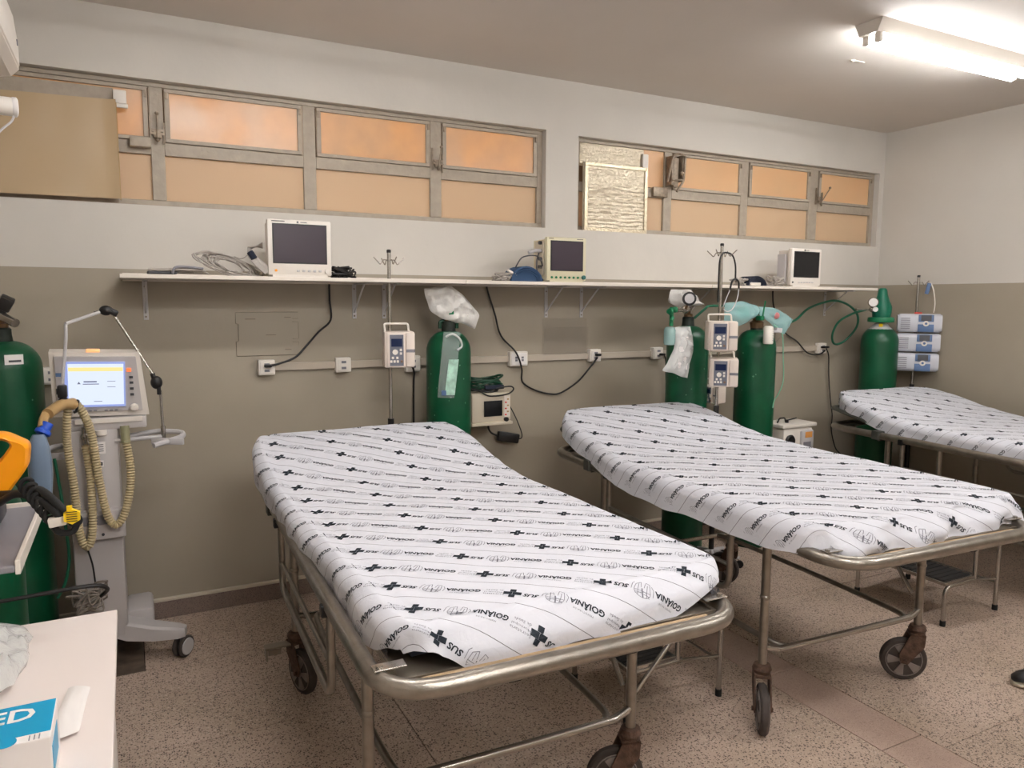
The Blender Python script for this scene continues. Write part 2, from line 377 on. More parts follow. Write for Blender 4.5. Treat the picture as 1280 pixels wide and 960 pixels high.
# floor: bedding slab, terrazzo panels with open joints, a narrow strip, a dark slab by the ventilator
fl = struct(MB().b2(XL-.1, XR+.1, YB-.1, .1, -.06, -.006).build('floor', JOINT, smooth=False))
J = .0035
def tilepiece(x0, x1, y0, y1, m):
    x0, x1, y0, y1 = max(x0, XL)+J/2, min(x1, XR)-J/2, max(y0, YB)+J/2, min(y1, 0)-J/2
    dz = random.uniform(-.0004, .0004)
    return MB().b2(x0, x1, y0, y1, -.006, dz, bev=.0012).build('floor_tile', m, fl, smooth=False)
xs = [-.57, .885, 2.34]; ys = [0, -1.235, -2.487, -3.74, -4.99, -6]
cols = [(XL, -.57), (-.57, .885), (.885, 2.34), (2.56, 4.015), (4.015, XR)]
for ci, (a, b) in enumerate(cols):
    for k in range(len(ys)-1):
        if ci == 1 and k == 0:
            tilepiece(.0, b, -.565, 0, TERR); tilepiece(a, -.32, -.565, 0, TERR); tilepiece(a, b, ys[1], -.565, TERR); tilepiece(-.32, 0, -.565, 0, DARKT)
        else: tilepiece(a, b, ys[k+1], ys[k], TERR)
y = -.073; yy = [0, -.073]
while y > YB: y -= .5805; yy.append(max(y, YB))
for a, b in zip(yy[:-1], yy[1:]): tilepiece(2.34, 2.56, b, a, STRIP)
CAPP = mat('skirting_cap_paint', rgb(206, 194, 176), .5)
def skirting(name, x0, x1, y0, y1, ax):
    o = struct(MB().b2(x0, x1, y0, y1, 0, .088, bev=.003).build(name, TERR_D, smooth=False))
    if ax == 'x': MB().b2(x0, x1, y0-.004 if y0 < -.001 else y0, y1, .088, .104, bev=.003).build('skirting_cap', CAPP, o, smooth=False)
    else: MB().b2(x0, x1, y0, y1, .088, .104, bev=.003).build('skirting_cap', CAPP, o, smooth=False)
skirting('baseboard_back', XL, XR, -.018, 0, 'x')
skirting('baseboard_right', XR-.018, XR, YB, -.018, 'y')
skirting('baseboard_left', XL, XL+.018, YB, -.018, 'y')

# ------------------------------------------------------------------ windows
def rect_frame(mb, x0, x1, z0, z1, wx, y0, y1, wz=None, bev=.002):
    wz = wz or wx
    mb.b2(x0, x1, y0, y1, z0, z0+wz, bev=bev); mb.b2(x0, x1, y0, y1, z1-wz, z1, bev=bev)
    mb.b2(x0, x0+wx, y0, y1, z0+wz, z1-wz, bev=bev); mb.b2(x1-wx, x1, y0, y1, z0+wz, z1-wz, bev=bev)
def latch(x, z, parent, tilt=0):
    mb = MB(); mb.box((x, .022, z), (.05, .012, .012)); mb.box((x, .02, z-.015), (.06, .01, .01)); mb.cyl((x, .01, z-.04), (x+tilt*.04, 0, z+.07), .004, 8)
    mb.sph((x+tilt*.04, 0, z+.075), .009); mb.sph((x, .01, z-.045), .01); mb.box((x-.03, .03, z+.01), (.006, .012, .12)); mb.box((x+.03, .03, z-.01), (.006, .012, .1))
    mb.b2(x-.018, x+.018, .016, .03, z-.035, z-.005, bev=.003)
    mb.build('window_latch', DARKMET, parent)
DARKMET = mat('aged_latch_metal', rgb(142, 128, 112), .5, .5, vary=.3, vscale=40)
def window(name, x0, x1, ztop, mull, skip_up, upm):
    fr = MB(); y0, y1 = .045, .085; zb = 2.045
    fr.b2(x0, x1, y0, y1, zb, zb+.03, bev=.003); fr.b2(x0, x1, y0, y1, ztop-.022, ztop, bev=.003)
    fr.b2(x0, x0+.036, y0, y1, zb+.03, ztop-.022, bev=.003); fr.b2(x1-.036, x1, y0, y1, zb+.03, ztop-.022, bev=.003)
    for a, b in mull: fr.b2(a, b, y0, y1, zb+.03, ztop-.022, bev=.003)
    edges = [x0+.036] + [e for m_ in mull for e in m_] + [x1-.036]
    cells = [(edges[i], edges[i+1]) for i in range(0, len(edges), 2)]
    for a, b in cells: fr.b2(a, b, y0, y1, 2.290, 2.350, bev=.003)
    o = struct(fr.build(name, FRAMEP, smooth=False))
    for i, (a, b) in enumerate(cells):
        MB().b2(a-.004, b+.004, .064, .068, zb+.02, 2.300).build('lower_pane', PANE_LO, o, smooth=False)
        if i in skip_up: continue
        s = MB(); rect_frame(s, a+.006, b-.006, 2.352, ztop-.026, .022, .036, .062, .018)
        sash = s.build('sash', FRAMEP, o, smooth=False)
        MB().b2(a+.024, b-.024, .047, .051, 2.366, ztop-.040).build('upper_pane', upm[i], sash, smooth=False)
        MB().b2(a+.010, a+.020, .028, .05, ztop-.075, ztop-.045).b2(b-.020, b-.010, .028, .05, ztop-.075, ztop-.045).build('hinge', DARKMET, sash, smooth=False)
    return o, cells
w1, c1 = window('window_1', -.52, 2.297, 2.627, [(.140, .200), (.860, .925), (1.568, 1.635)], (), [PANE_UP]*4)
latch(.17, 2.40, w1); latch(1.605, 2.385, w1, .3)
w2, c2 = window('window_2', 2.528, 5.336, 2.615, [(3.235, 3.300), (3.922, 3.990), (4.610, 4.700)], (0,), [PANE_UP3]*4)
latch(4.70, 2.39, w2, 2.0)
# second window, first bay: wide open bracket, foil panel
lb = MB(); lb.b2(3.245, 3.262, -.02, .05, 2.37, 2.56, bev=.003); lb.b2(3.335, 3.35, -.02, .05, 2.40, 2.57, bev=.003)
lb.tube(fillet([(3.22, -.01, 2.39), (3.245, -.03, 2.55), (3.28, -.03, 2.575), (3.35, -.03, 2.565), (3.345, -.02, 2.40), (3.29, -.02, 2.33)], .02), .008, 8)
lb.b2(3.268, 3.31, -.012, .02, 2.36, 2.55, bev=.004); lb.sph((3.32, -.03, 2.45), .014); lb.cyl((3.25, -.02, 2.40), (3.34, -.02, 2.41), .007)
lb.box((3.19, .03, 2.325), (.12, .02, .062), bev=.003)
lb.build('stay_bracket', DARKMET, w2)
MB().b2(3.073, 3.236, .058, .062, 2.356, 2.595).build('upper_pane', PANE_UP3, w2, smooth=False)
MB().b2(2.57, 3.066, .052, .058, 2.45, 2.59).build('foil_strip', FOIL, w2, smooth=False)
MB().b2(3.045, 3.09, .03, .05, 2.47, 2.56, bev=.004).build('corner_tape', WHITE, w2, smooth=False)
def foil_panel():
    mb = MB(); nx, nz = 36, 60; x0, x1, z0, z1 = 2.59, 3.062, 2.05, 2.462; vs = []; fs = []
    for j in range(nz+1):
        for i in range(nx+1):
            x = x0+(x1-x0)*i/nx; z = z0+(z1-z0)*j/nz
            k = .0022*math.sin(z*260+math.sin(x*20)) * (1 if z < 2.33 else .3) + .003*noise.noise(Vector((x*30, z*30, 0)))
            vs.append((x, .012+k, z))
    for j in range(nz):
        for i in range(nx): a = j*(nx+1)+i; fs.append((a, a+1, a+nx+2, a+nx+1))
    mb.add(vs, fs)
    o = mb.build('foil_panel', FOIL); tag(o, 'crinkled foil panel taped into the left bay of the right-hand window', 'foil panel')
    t = MB(); rect_frame(t, x0-.008, x1+.008, z0-.006, z1+.006, .024, .004, .010, .022)
    t.build('tape_border', mat('foil_tape', rgb(214, 200, 172), .3, .6, bump=.5, bscale=60), o, smooth=False)
    MB().b2(x0-.01, x1+.01, .016, .03, z0-.008, z1+.008).build('backing_board', CREAM, o, smooth=False)
foil_panel()
# window 1, left bay: brown paper hung over the frame, grey duct panel above it
def paper():
    mb = MB(); nx, nz = 30, 26; vs = []; fs = []
    for j in range(nz+1):
        for i in range(nx+1):
            u, v = i/nx, j/nz; x = -.60+(.60)*u; z = 2.060+(.437+.01*u)*v+.005*u
            k = .006*noise.noise(Vector((x*7, z*5, 1)))+.008*max(0, math.sin(u*PI*1.5+2.2))*abs(noise.noise(Vector((x*20, z*2, 3))))
            if u > .93: k += .012*(u-.93)/.07
            vs.append((x, -.014-k, z))
    for j in range(nz):
        for i in range(nx): a = j*(nx+1)+i; fs.append((a, a+1, a+nx+2, a+nx+1))
    mb.add(vs, fs); o = mb.build('paper_cover', KRAFT); tag(o, 'large sheet of brown paper hung over the left end of the windows', 'paper')
    MB().box((.001, -.012, 2.28), (.004, .022, .44), bev=.001).build('taped_edge', film('glossy_tape', rgb(206, 176, 128), .15), o, smooth=False)
paper()
struct(MB().b2(-.50, -.01, .022, .04, 2.45, 2.572, bev=.002).build('window_3', FRAMEP, smooth=False)).name = 'trim_1'
MB().b2(-.01, .045, -.012, .012, 2.50, 2.56, bev=.004).b2(-.012, .05, -.012, -.002, 2.48, 2.50, bev=.004).build('duct_clip', WHITE, w1)
MB().b2(.05, .14, -.004, .04, 2.315, 2.36, bev=.004).build('stay_arm', FRAMEP, w1)

# ------------------------------------------------------------------ fluorescent lamps
def lamp(loc, label, watts):
    r = root('ceiling_lamp', loc, label, 'lamp', 'fluorescent ceiling lamps'); x, y, z = loc
    hb = MB(); hb.prism([(-.075, 0), (.075, 0), (.05, -.058), (-.05, -.058)], x-.64, x+.64, plane='yz')
    hb.v = [(a, b+y, c+z) for a, b, c in hb.v]; hb.build('housing', LAMPH, r, smooth=False)
    for s in (-.032, .032):
        MB().cyl((x-.595, y+s, z-.085), (x+.595, y+s, z-.085), .0155, 14).build('tube', tube_mat(watts), r)
        for e in (-1, 1):
            MB().box((x+e*.605, y+s, z-.073), (.022, .032, .05), bev=.004).build('tube_socket', WHITE, r)
    return r
lamp((3.835, -1.50, CH), 'twin-tube fluorescent lamp on the ceiling, lit, top right', 54)
lamp((.72, -1.66, CH), 'twin-tube fluorescent lamp on the ceiling above the nearest gurney, out of the frame', 46)
lamp((.9, -3.6, CH), 'twin-tube fluorescent lamp on the ceiling behind the viewpoint', 70)
lamp((3.8, -3.9, CH), 'twin-tube fluorescent lamp on the ceiling near the front wall', 105)
lamp((1.2, -4.9, CH), 'added twin-tube fluorescent fill lamp on the ceiling, unseen, near the front left corner', 70)  # extra fixture added out of view to raise the ambient light

# ------------------------------------------------------------------ gurneys
def caster_parts(x, y, ang, parent):
    """swivel caster under a leg; ang = direction (world) the wheel trails towards"""
    dx, dy = math.cos(ang), math.sin(ang); tr = .048; R_ = .092; cx, cy = x+dx*tr, y+dy*tr
    ax = Vector((-dy, dx, 0))
    f = MB(); f.lathe([(.022, .20), (.030, .205), (.032, .222), (.036, .228), (.030, .245), (.019, .25)], (x, y, 0), 20)
    for s in (-1, 1):
        p = []
        for (a, z) in ((-.028, .212), (.03, .212), (.072, .12), (.064, .082), (.036, .078), (-.024, .16)):
            p.append((x+dx*a+ax.x*s*.026, y+dy*a+ax.y*s*.026, z))
        q = [(a+ax.x*s*.005, b+ax.y*s*.005, c) for a, b, c in p]; n = len(p)
        f.add(p+q, [tuple(range(n)), tuple(range(2*n-1, n-1, -1))]+[(i, n+i, n+(i+1) % n, (i+1) % n) for i in range(n)])
    f.box((x+dx*.003, y+dy*.003, .208), (.06, .062, .014), rz=ang, bev=.003)
    f.cyl(Vector((cx, cy, R_))-ax*.038, Vector((cx, cy, R_))+ax*.038, .009, 10)
    fk = f.build('caster', RUSTY, parent)
    c = Vector((cx, cy, R_))
    wheel = MB().lathe([(.070, -.016), (.086, -.015), (.092, -.008), (.092, .008), (.086, .015), (.070, .016)], c, 32, axis=ax)
    # closing faces of that lathe are discs: keep them thin behind the spokes
    wh = wheel.build('wheel', RUBBER, fk)
    h = MB()
    for s in (-1, 1):
        h.lathe([(.018, 0), (.020, .006), (.012, .008)], c+ax*s*.0155, 14, axis=ax*s)
        for k in range(5):
            a = 2*PI*k/5
            e1 = Vector((dx, dy, 0)); e2 = Vector((0, 0, 1)); pts = []
            for (rad, da) in ((.019, -.28), (.066, -.30), (.068, 0), (.066, .30), (.019, .28)):
                v = e1*math.cos(a+da)*rad + e2*math.sin(a+da)*rad; pts.append(v)
            p = [c+ax*s*.0155+v for v in pts]; q = [c+ax*s*.0205+v for v in pts]; n = 5
            h.add(p+q, [tuple(range(n)), tuple(range(2*n-1, n-1, -1))]+[(i, n+i, n+(i+1) % n, (i+1) % n) for i in range(n)])
        ring = [c+ax*s*.0165+(Vector((dx, dy, 0))*math.cos(2*PI*k/28)+Vector((0, 0, 1))*math.sin(2*PI*k/28))*.071 for k in range(28)]
        h.tube(ring, .0022, 6, closed=True)
    h.build('hub', HUB, fk)
LX, LY = .425, .58; RZ = .77
def gurney(cx, cy, rot, label, angs, extra=None):
    r = root('hospital_gurney', (0, 0, 0), label, 'gurney', 'hospital gurneys in a row')
    ring = fillet([(-.492, -.998, RZ), (.492, -.998, RZ), (.492, 1.02, RZ), (-.492, 1.02, RZ)], .15, 8, closed=True)
    MB().tube(ring, .0225, 14, closed=True).build('frame_tube', STEEL, r)
    for i, (sx, sy) in enumerate(((-1, -1), (1, -1), (-1, 1), (1, 1))):
        MB().cyl((sx*LX, sy*LY, .24), (sx*LX, sy*LY, RZ-.004), .0165, 14).lathe([(.0165, .0), (.0195, .004), (.0195, .012), (.0165, .016)], (sx*LX, sy*LY, .50), 14).build('leg', STEEL, r)
        caster_parts(sx*LX, sy*LY, angs[i], r)
    for s in (-1, 1):
        MB().tube(smooth_pts([(-LX, s*LY, .315), (-LX+.06, s*(LY+.012), .300), (-LX+.14, s*(LY+.016), .298), (LX-.14, s*(LY+.016), .298), (LX-.06, s*(LY+.012), .300), (LX, s*LY, .315)], 5), .0125, 10).build('end_bar', STEEL_L, r)
        MB().tube(smooth_pts([(s*(LX-.10), -LY-.01, .300), (s*(LX-.075), -LY+.08, .302), (s*(LX-.07), 0, .305), (s*(LX-.075), LY-.08, .302), (s*(LX-.10), LY+.01, .30)], 5), .0115, 10).build('lower_bar', STEEL, r)
        # folded-down guard rail: U tube with a middle bar
        X = s*.494
        g = MB(); g.tube(fillet([(X, .42, RZ-.015), (X, .42, .50), (X, -.46, .50), (X, -.46, RZ-.015)], .07, 7), .0125, 10)
        g.tube([(X, .415, .60), (X, -.455, .60)], .0085, 8);         g.build('guard_rail', STEEL, r)
        for yc_ in (.42, -.46): MB().box((s*.494, yc_, RZ-.012), (.054, .03, .034), bev=.004).build('rail_clamp', BLACK, r, smooth=False)
        MB().box((s*.494, .60, RZ+.002), (.056, .055, .054), bev=.004).cyl((s*.43, .60, RZ-.03), (s*.49, .60, RZ-.03), .008).build('hinge_block', DARKSTEEL, r, smooth=False)
        MB().box((s*.458, -.905, RZ+.0245), (.075, .034, .004), bev=.0015).cyl((s*.480, -.905, RZ+.024), (s*.480, -.905, RZ+.031), .008, 10).build('clamp_tab', STEEL_L, r, smooth=False)
    MB().b2(-.44, .44, -.93, .52, RZ-.008, RZ).build('platform', TRAYM, r, smooth=False)
    for a_ in ((-.442, -.432, -.93, .52, RZ-.02, RZ+.004), (.432, .442, -.93, .52, RZ-.02, RZ+.004), (-.442, .442, -.938, -.93, RZ-.03, RZ+.004)): MB().b2(*a_).build('platform_rim', TRAYM, r, smooth=False)
    MB().b2(-.40, .40, -.968, -.944, RZ-.026, RZ+.004, bev=.003).build('end_board', EDGEW, r, smooth=False)
    for x in (-.2, .12): MB().b2(x, x+.03, -.985, -.93, RZ-.036, RZ-.026).build('platform_bracket', BLACK, r, smooth=False)
    bk = MB(); ang = math.atan2(.105, .56)
    bk.tube(fillet([(-.440, .46, RZ+.012), (-.440, 1.03, RZ+.118), (.440, 1.03, RZ+.118), (.440, .46, RZ+.012)], .03, 4), .014, 8)
    bk.box((0, .75, RZ+.064), (.86, .56, .006), rx=ang)
    bk.build('backrest_frame', DARKSTEEL, r, smooth=False)
    MB().tube(fillet([(-.445, .60, RZ), (-.445, .965, RZ), (.445, .965, RZ), (.445, .60, RZ)], .06, 5), .007, 8).build('inner_head_tube', DARKSTEEL, r)
    for k in range(5):
        for s in (-1, 1):
            MB().cyl((s*.445, .66+k*.07, RZ), (s*.485, .64+k*.07, RZ), .005, 6).build('head_tie', DARKSTEEL, r)
    MB().tube([(LX-.02, -LY+.02, .38), (LX-.03, -LY+.30, RZ-.04)], .009, 8).build('brace_rod', STEEL_L, r)
    MB().b2(.315, .395, -.9645, -.962, RZ-.022, RZ+.003).build('rating_plate', WHITE, r, smooth=False)
    p = MB()
    for k in range(4): p.b2(.322, .388, -.9655, -.9644, RZ-.002-k*.005, RZ-.0005-k*.005)
    p.build('plate_text', DGREY, r, smooth=False)
    if extra: extra(r)
    r.location = (cx, cy, 0); r.rotation_euler = (0, 0, rot)
    return r
def pedal(r):
    MB().box((-.50, .57, .205), (.10, .045, .006), bev=.001).box((-.545, .57, .18), (.006, .05, .05)).box((-.515, .545, .19), (.05, .006, .022)).build('brake_pedal', TRAYM, r, smooth=False)
BEDS = [(.965, -1.6, D(-1.7)), (2.525, -1.52, D(-3.2)), (4.625, -1.60, D(-4.2))]
gurney(*BEDS[0], 'nearest steel hospital gurney on casters, left of the three', [D(-60), D(160), D(-70), D(60)], pedal)
gurney(*BEDS[1], 'middle steel hospital gurney on casters, between the two others', [D(-125), D(142), D(80), D(120)])
def b3extra(r):
    MB().cyl((-.43, .22, .30), (-.43, .22, RZ), .015, 12).build('mid_post', STEEL, r)
gurney(*BEDS[2], 'farthest steel hospital gurney, standing by the right wall', [D(-100), D(150), D(60), D(120)], b3extra)

# mattress profile and fitted sheet surface, unrolled coordinates (s,t) -> 3D
PY = np.array([-1.2, -.9, .2, .32, .45, .6, .8, 1.0, 1.14, 1.4]); PZ = np.array([.866, .866, .864, .867, .878, .902, .948, .984, .998, .998])
def ztop(y): return np.interp(y, PY, PZ)
A_, Y0_, Y1_ = .458, -.845, 1.07
def nz3(x, y, sc_, sd):
    return (np.sin(x*sc_*1.3+sd+1.7*np.sin(y*sc_*.9+sd*2))+np.sin(y*sc_*1.7+sd*3+1.3*np.sin(x*sc_*1.1)))*.5
HC = {1: .10, 2: .24, 3: .20}
XS = {1: (1.02, 1.02), 2: (1.125, 1.03), 3: (1.0, 1.0)}
def xs(seed, y):
    a, b = XS[seed]; k = np.clip((y-.30)/.35, 0, 1); k = k*k*(3-2*k); return a+(b-a)*k
def S(s, t, seed):
    s = np.asarray(s, float); t = np.asarray(t, float)
    cx = np.clip(s, -A_, A_); cy = np.clip(t, Y0_, Y1_); dx = s-cx; dy = t-cy; d = np.hypot(dx, dy); dd = np.maximum(d, 1e-9)
    nx, ny = dx/dd, dy/dd
    R_ = .048+.045*np.maximum(0, -ny)**2
    tm = 1.62; th = np.minimum(d/R_, tm); rest = np.maximum(d-R_*tm, 0)
    out = R_*np.sin(th)+rest*math.cos(tm); drop = R_*(1-np.cos(th))+rest*math.sin(tm)
    # long soft folds near the edges, fine wrinkles on the flap
    e = np.clip(d/.05, 0, 1); side = np.abs(nx)
    out = out + e*(.006*np.sin(t*9+seed)+.0035*np.sin(t*31+seed*2))*side*np.minimum(1, d/.1)*(.5 if seed == 2 else 1)
    ft = np.maximum(0, -ny)
    out = out + e*ft*(.007*np.sin(s*8+seed*1.3)+.003*np.sin(s*23+seed)+.004*np.sin(d*75+s*3))
    if seed == 2: out = out + e*ft*(.014*np.sin(s*21+d*26)+.006*np.sin(s*47-d*30))*np.minimum(1, d/.05)
    x = cx+nx*out; y = cy+ny*out
    wc = np.clip((np.abs(x)/.5-.45)/.55, 0, 1)**2*np.clip((y/1.12-.74)/.26, 0, 1)**2
    x = x*(1-HC[seed]*wc); y = y-(.02+.35*HC[seed])*wc
    wf = np.clip((np.abs(x)/.5-.6)/.4, 0, 1)**2*np.clip((-y/.91-.8)/.2, 0, 1)**2
    x = x*(1-.09*wf); y = y+.045*wf
    z = ztop(cy)-drop
    inn = 1-np.clip(d/.05, 0, 1)
    dip = np.minimum(1, np.minimum(A_-np.abs(cx), np.minimum(cy-Y0_, Y1_-cy))/.08)
    z = z - .004*(1-dip)*(d < 1e-9) + .0016*nz3(s, t, 9, seed)+.0007*nz3(s, t, 27, seed+1)
    ridge = np.exp(-((np.abs(s)-A_+.035+.01*np.sin(t*5+seed))/.012)**2)
    z = z - .0035*ridge*(s < 0)
    z = z + .003*np.exp(-((t-.45-.2*s)/.03)**2)
    return np.stack([x*xs(seed, y), y, z], -1)
DMAX = .138
SHEETW = mat('plain_cotton', rgb(220, 213, 218), .85)
def dm(s_ang): return DMAX
def sheet_mat():
    m = bpy.data.materials.new('printed_cotton'); m.use_nodes = True; nt = m.node_tree; b = nt.nodes['Principled BSDF']; N = nt.nodes.new; Lk = nt.links.new
    uv = N('ShaderNodeUVMap'); uv.uv_map = 'UVMap'; sp = N('ShaderNodeSeparateXYZ'); Lk(uv.outputs[0], sp.inputs[0])
    fr = N('ShaderNodeMath'); fr.operation = 'FRACT'; Lk(sp.outputs['Y'], fr.inputs[0])
    su = N('ShaderNodeMath'); su.operation = 'SUBTRACT'; Lk(fr.outputs[0], su.inputs[0]); su.inputs[1].default_value = .5
    ab = N('ShaderNodeMath'); ab.operation = 'ABSOLUTE'; Lk(su.outputs[0], ab.inputs[0])
    lt = N('ShaderNodeMath'); lt.operation = 'LESS_THAN'; lt.inputs[1].default_value = .007; Lk(ab.outputs[0], lt.inputs[0])
    mx = N('ShaderNodeMix'); mx.data_type = 'RGBA'; mx.inputs['A'].default_value = rgb(219, 219, 226); mx.inputs['B'].default_value = rgb(104, 98, 106); Lk(lt.outputs[0], mx.inputs['Factor'])
    Lk(mx.outputs['Result'], b.inputs['Base Color']); b.inputs['Roughness'].default_value = .8; b.inputs['Specular IOR Level'].default_value = .2
    b.inputs['Sheen Weight'].default_value = .15
    tc = N('ShaderNodeTexCoord'); n = N('ShaderNodeTexNoise'); n.inputs['Scale'].default_value = 28; n.inputs['Detail'].default_value = 6; n.inputs['Distortion'].default_value = 1.5; Lk(tc.outputs['Object'], n.inputs['Vector'])
    bp = N('ShaderNodeBump'); bp.inputs['Strength'].default_value = .22; bp.inputs['Distance'].default_value = .008; Lk(n.outputs['Fac'], bp.inputs['Height']); Lk(bp.outputs[0], b.inputs['Normal'])
    return m
SHEET = sheet_mat()
PRINTD = mat('navy_print', rgb(28, 36, 46), .8); PRINTG = mat('grey_print', rgb(120, 120, 130), .8)
U_ = np.array([.786, -.618]); V_ = np.array([.618, .786])
def uvof(s, t, o): p = np.stack([s-o[0], t-o[1]], -1); return np.stack([p@U_/.3117, p@V_/.1207], -1)
def sheet(bed, seed, org, label, flap=None):
    cx, cy, rot = BEDS[bed]
    nx, ny = 70, 140; K = 8; ND = 16
    xs_ = np.linspace(-A_, A_, nx+1); ys_ = np.linspace(Y0_, Y1_, ny+1)
    ds = np.linspace(0, DMAX, ND+1)
    s = []; t = []; F = []
    for j in range(ny+1):
        for i in range(nx+1): s.append(xs_[i]); t.append(ys_[j])
    for j in range(ny):
        for i in range(nx): a = j*(nx+1)+i; F.append((a, a+1, a+nx+2, a+nx+1))
    # outer rings
    ring = []
    for i in range(nx+1): ring.append((xs_[i], Y0_, 0, -1, i))
    for k in range(1, K): a = -PI/2+PI/2*k/K; ring.append((A_, Y0_, math.cos(a), math.sin(a), nx))
    for j in range(ny+1): ring.append((A_, ys_[j], 1, 0, j*(nx+1)+nx))
    for k in range(1, K): a = PI/2*k/K; ring.append((A_, Y1_, math.cos(a), math.sin(a), ny*(nx+1)+nx))
    for i in range(nx, -1, -1): ring.append((xs_[i], Y1_, 0, 1, ny*(nx+1)+i))
    for k in range(1, K): a = PI/2+PI/2*k/K; ring.append((-A_, Y1_, math.cos(a), math.sin(a), ny*(nx+1)))
    for j in range(ny, -1, -1): ring.append((-A_, ys_[j], -1, 0, j*(nx+1)))
    for k in range(1, K): a = PI+PI/2*k/K; ring.append((-A_, Y0_, math.cos(a), math.sin(a), 0))
    n = len(ring); prev = [q[4] for q in ring]
    def hem(q):
        b_ = q[0]*3+q[1]*2
        h = 1+.03*math.sin(b_*5+seed)+.02*math.sin(b_*11)+(.10 if q[3] < -.5 else 0)
        if flap:
            dd_ = math.hypot(q[0]-flap[0], q[1]-flap[1]); h += flap[2]*math.exp(-(dd_/flap[3])**2); h -= .30*math.exp(-(math.hypot(q[0]+A_, q[1]-Y0_)/.09)**2) + .34*math.exp(-(math.hypot(q[0]-A_, q[1]-Y0_)/.16)**2)
        if seed == 2 and q[2] < -.5 and abs(q[3]) < .2: h += .16*max(0, min(1, (.5-q[1])/.2))*max(0, min(1, (q[1]+.78)/.3))
        return h
    hm = [hem(q) for q in ring]
    for di in range(1, ND+1):
        base = len(s)
        for q, h in zip(ring, hm): s.append(q[0]+q[2]*ds[di]*h); t.append(q[1]+q[3]*ds[di]*h)
        cur = list(range(base, base+n))
        for k in range(n):
            k2 = (k+1) % n; f = (prev[k], cur[k], cur[k2], prev[k2])
            f = tuple(dict.fromkeys(f))
            if len(f) >= 3: F.append(f)
        prev = cur
    s = np.array(s); t = np.array(t); P = S(s, t, seed)
    me = bpy.data.meshes.new('fitted_sheet'); me.from_pydata(P.tolist(), [], F)
    uvl = me.uv_layers.new(name='UVMap'); UV = uvof(s, t, org); idx = np.zeros(len(me.loops), int); me.loops.foreach_get('vertex_index', idx)
    uvl.data.foreach_set('uv', UV[idx].ravel()); me.materials.append(SHEET); me.polygons.foreach_set('use_smooth', [True]*len(me.polygons))
    o = bpy.data.objects.new('fitted_sheet', me); col.objects.link(o); sx = [.022, .028, .05][bed]; cx += sx; rot += [D(3.2), D(1.2), 0][bed]
    o.location = (cx, cy, 0); o.rotation_euler = (0, 0, rot); tag(o, label, 'bed sheet', 'printed fitted sheets')
    # ---- printed words, cross and crest laid on the cloth
    glyph = []
    def addg(V, F_, mi): glyph.append((np.array(V, float), F_, mi))
    def txt(str_, wid, hei, ox, oy, mi, off=0, sh=0, res=2):
        V, F_ = text2d(str_, 1.0, off, sh, res); V = np.array(V); V = (V-(V.max(0)+V.min(0))/2)/(V.max(0)-V.min(0))*np.array([wid, hei]); addg(-V+np.array([ox, oy]), F_, mi)   # rotated half a turn: read from the head side
    def strip(pts, w_, mi, ox=0, oy=0):
        for a, b_ in zip(pts[:-1], pts[1:]):
            a = np.array(a, float); b_ = np.array(b_, float); d_ = b_-a; L = np.hypot(*d_)+1e-9; nn = np.array([-d_[1], d_[0]])/L*w_/2
            addg(np.array([a-nn, b_-nn, b_+nn, a+nn])+np.array([ox, oy]), [(0, 1, 2), (0, 2, 3)], mi)
    h = .0228; q = .0078
    rect = lambda x0, x1, y0, y1: ([(x0, y0), (x1, y0), (x1, y1), (x0, y1)], [(0, 1, 2), (0, 2, 3)])
    for rc in ((-h, -.0005, -q, q), (.0003, h, -q, q), (-q, q, q+.0004, h), (-q, q, -h, -q-.0004)):
        addg(*rect(*rc), 0)
    txt('SUS', .040, .0165, .047, -.004, 0, .03, .25)
    txt('GOIÂNIA', .090, .0215, .186, .001, 0, .03)
    txt('PREFEITURA DE', .050, .0045, .180, -.0165, 1, 0, 0, 1)
    for k, (l_, wl) in enumerate((('Secretaria', .054), ('Municipal', .050), ('de Saúde', .046))): txt(l_, wl, .0078, .266, -.012+k*.0120, 1, 0, 0, 1)
    ex = .106; K_ = 1.42; c2_ = [(math.cos(a), math.sin(a)) for a in np.linspace(0, PI, 9)]
    def sk(pts, w_): strip([(a*K_, b_*K_) for a, b_ in pts], w_, 1, ex, 0)
    sk([(.016*a, -.004-.013*b_) for a, b_ in c2_]+[(.016, -.004)], .0014)
    sk([(-.016, -.004), (-.014, .010), (-.004, .017), (-.002, .004)], .0014); sk([(.004, .004), (.006, .018), (.014, .016), (.016, -.004)], .0014)
    sk([(-.008, -.015), (-.008, .012)], .0016); sk([(.009, -.015), (.010, .012)], .0016); sk([(.002, -.016), (.000, .002)], .0036)
    sk([(-.015, -.008), (.015, -.010)], .0012); sk([(-.014, -.013), (.006, -.004), (.014, -.014)], .0012)
    sk([(-.022, -.006), (-.021, .010), (-.017, .015)], .0014); sk([(.021, -.008), (.022, .006), (.018, .013)], .0014)
    # refine long edges once
    AV = []; AF = []; AM = []; o0 = 0
    for V, F_, mi in glyph:
        V = [tuple(v) for v in V]; tri = [tuple(f) for f in F_]
        for _ in range(2):
            cache = {}; nt_ = []
            for f in tri:
                p = [V[i] for i in f]; L = [math.dist(p[k], p[(k+1) % 3]) for k in range(3)]; k = L.index(max(L))
                if L[k] > .009:
                    a, b_, c_ = f[k], f[(k+1) % 3], f[(k+2) % 3]; key = (min(a, b_), max(a, b_))
                    if key not in cache: cache[key] = len(V); V.append(((V[a][0]+V[b_][0])/2, (V[a][1]+V[b_][1])/2))
                    m_ = cache[key]; nt_ += [(a, m_, c_), (m_, b_, c_)]
                else: nt_.append(f)
            tri = nt_
        AV += V; AF += [(a+o0, b_+o0, c_+o0) for a, b_, c_ in tri]; AM += [mi]*len(tri); o0 += len(V)
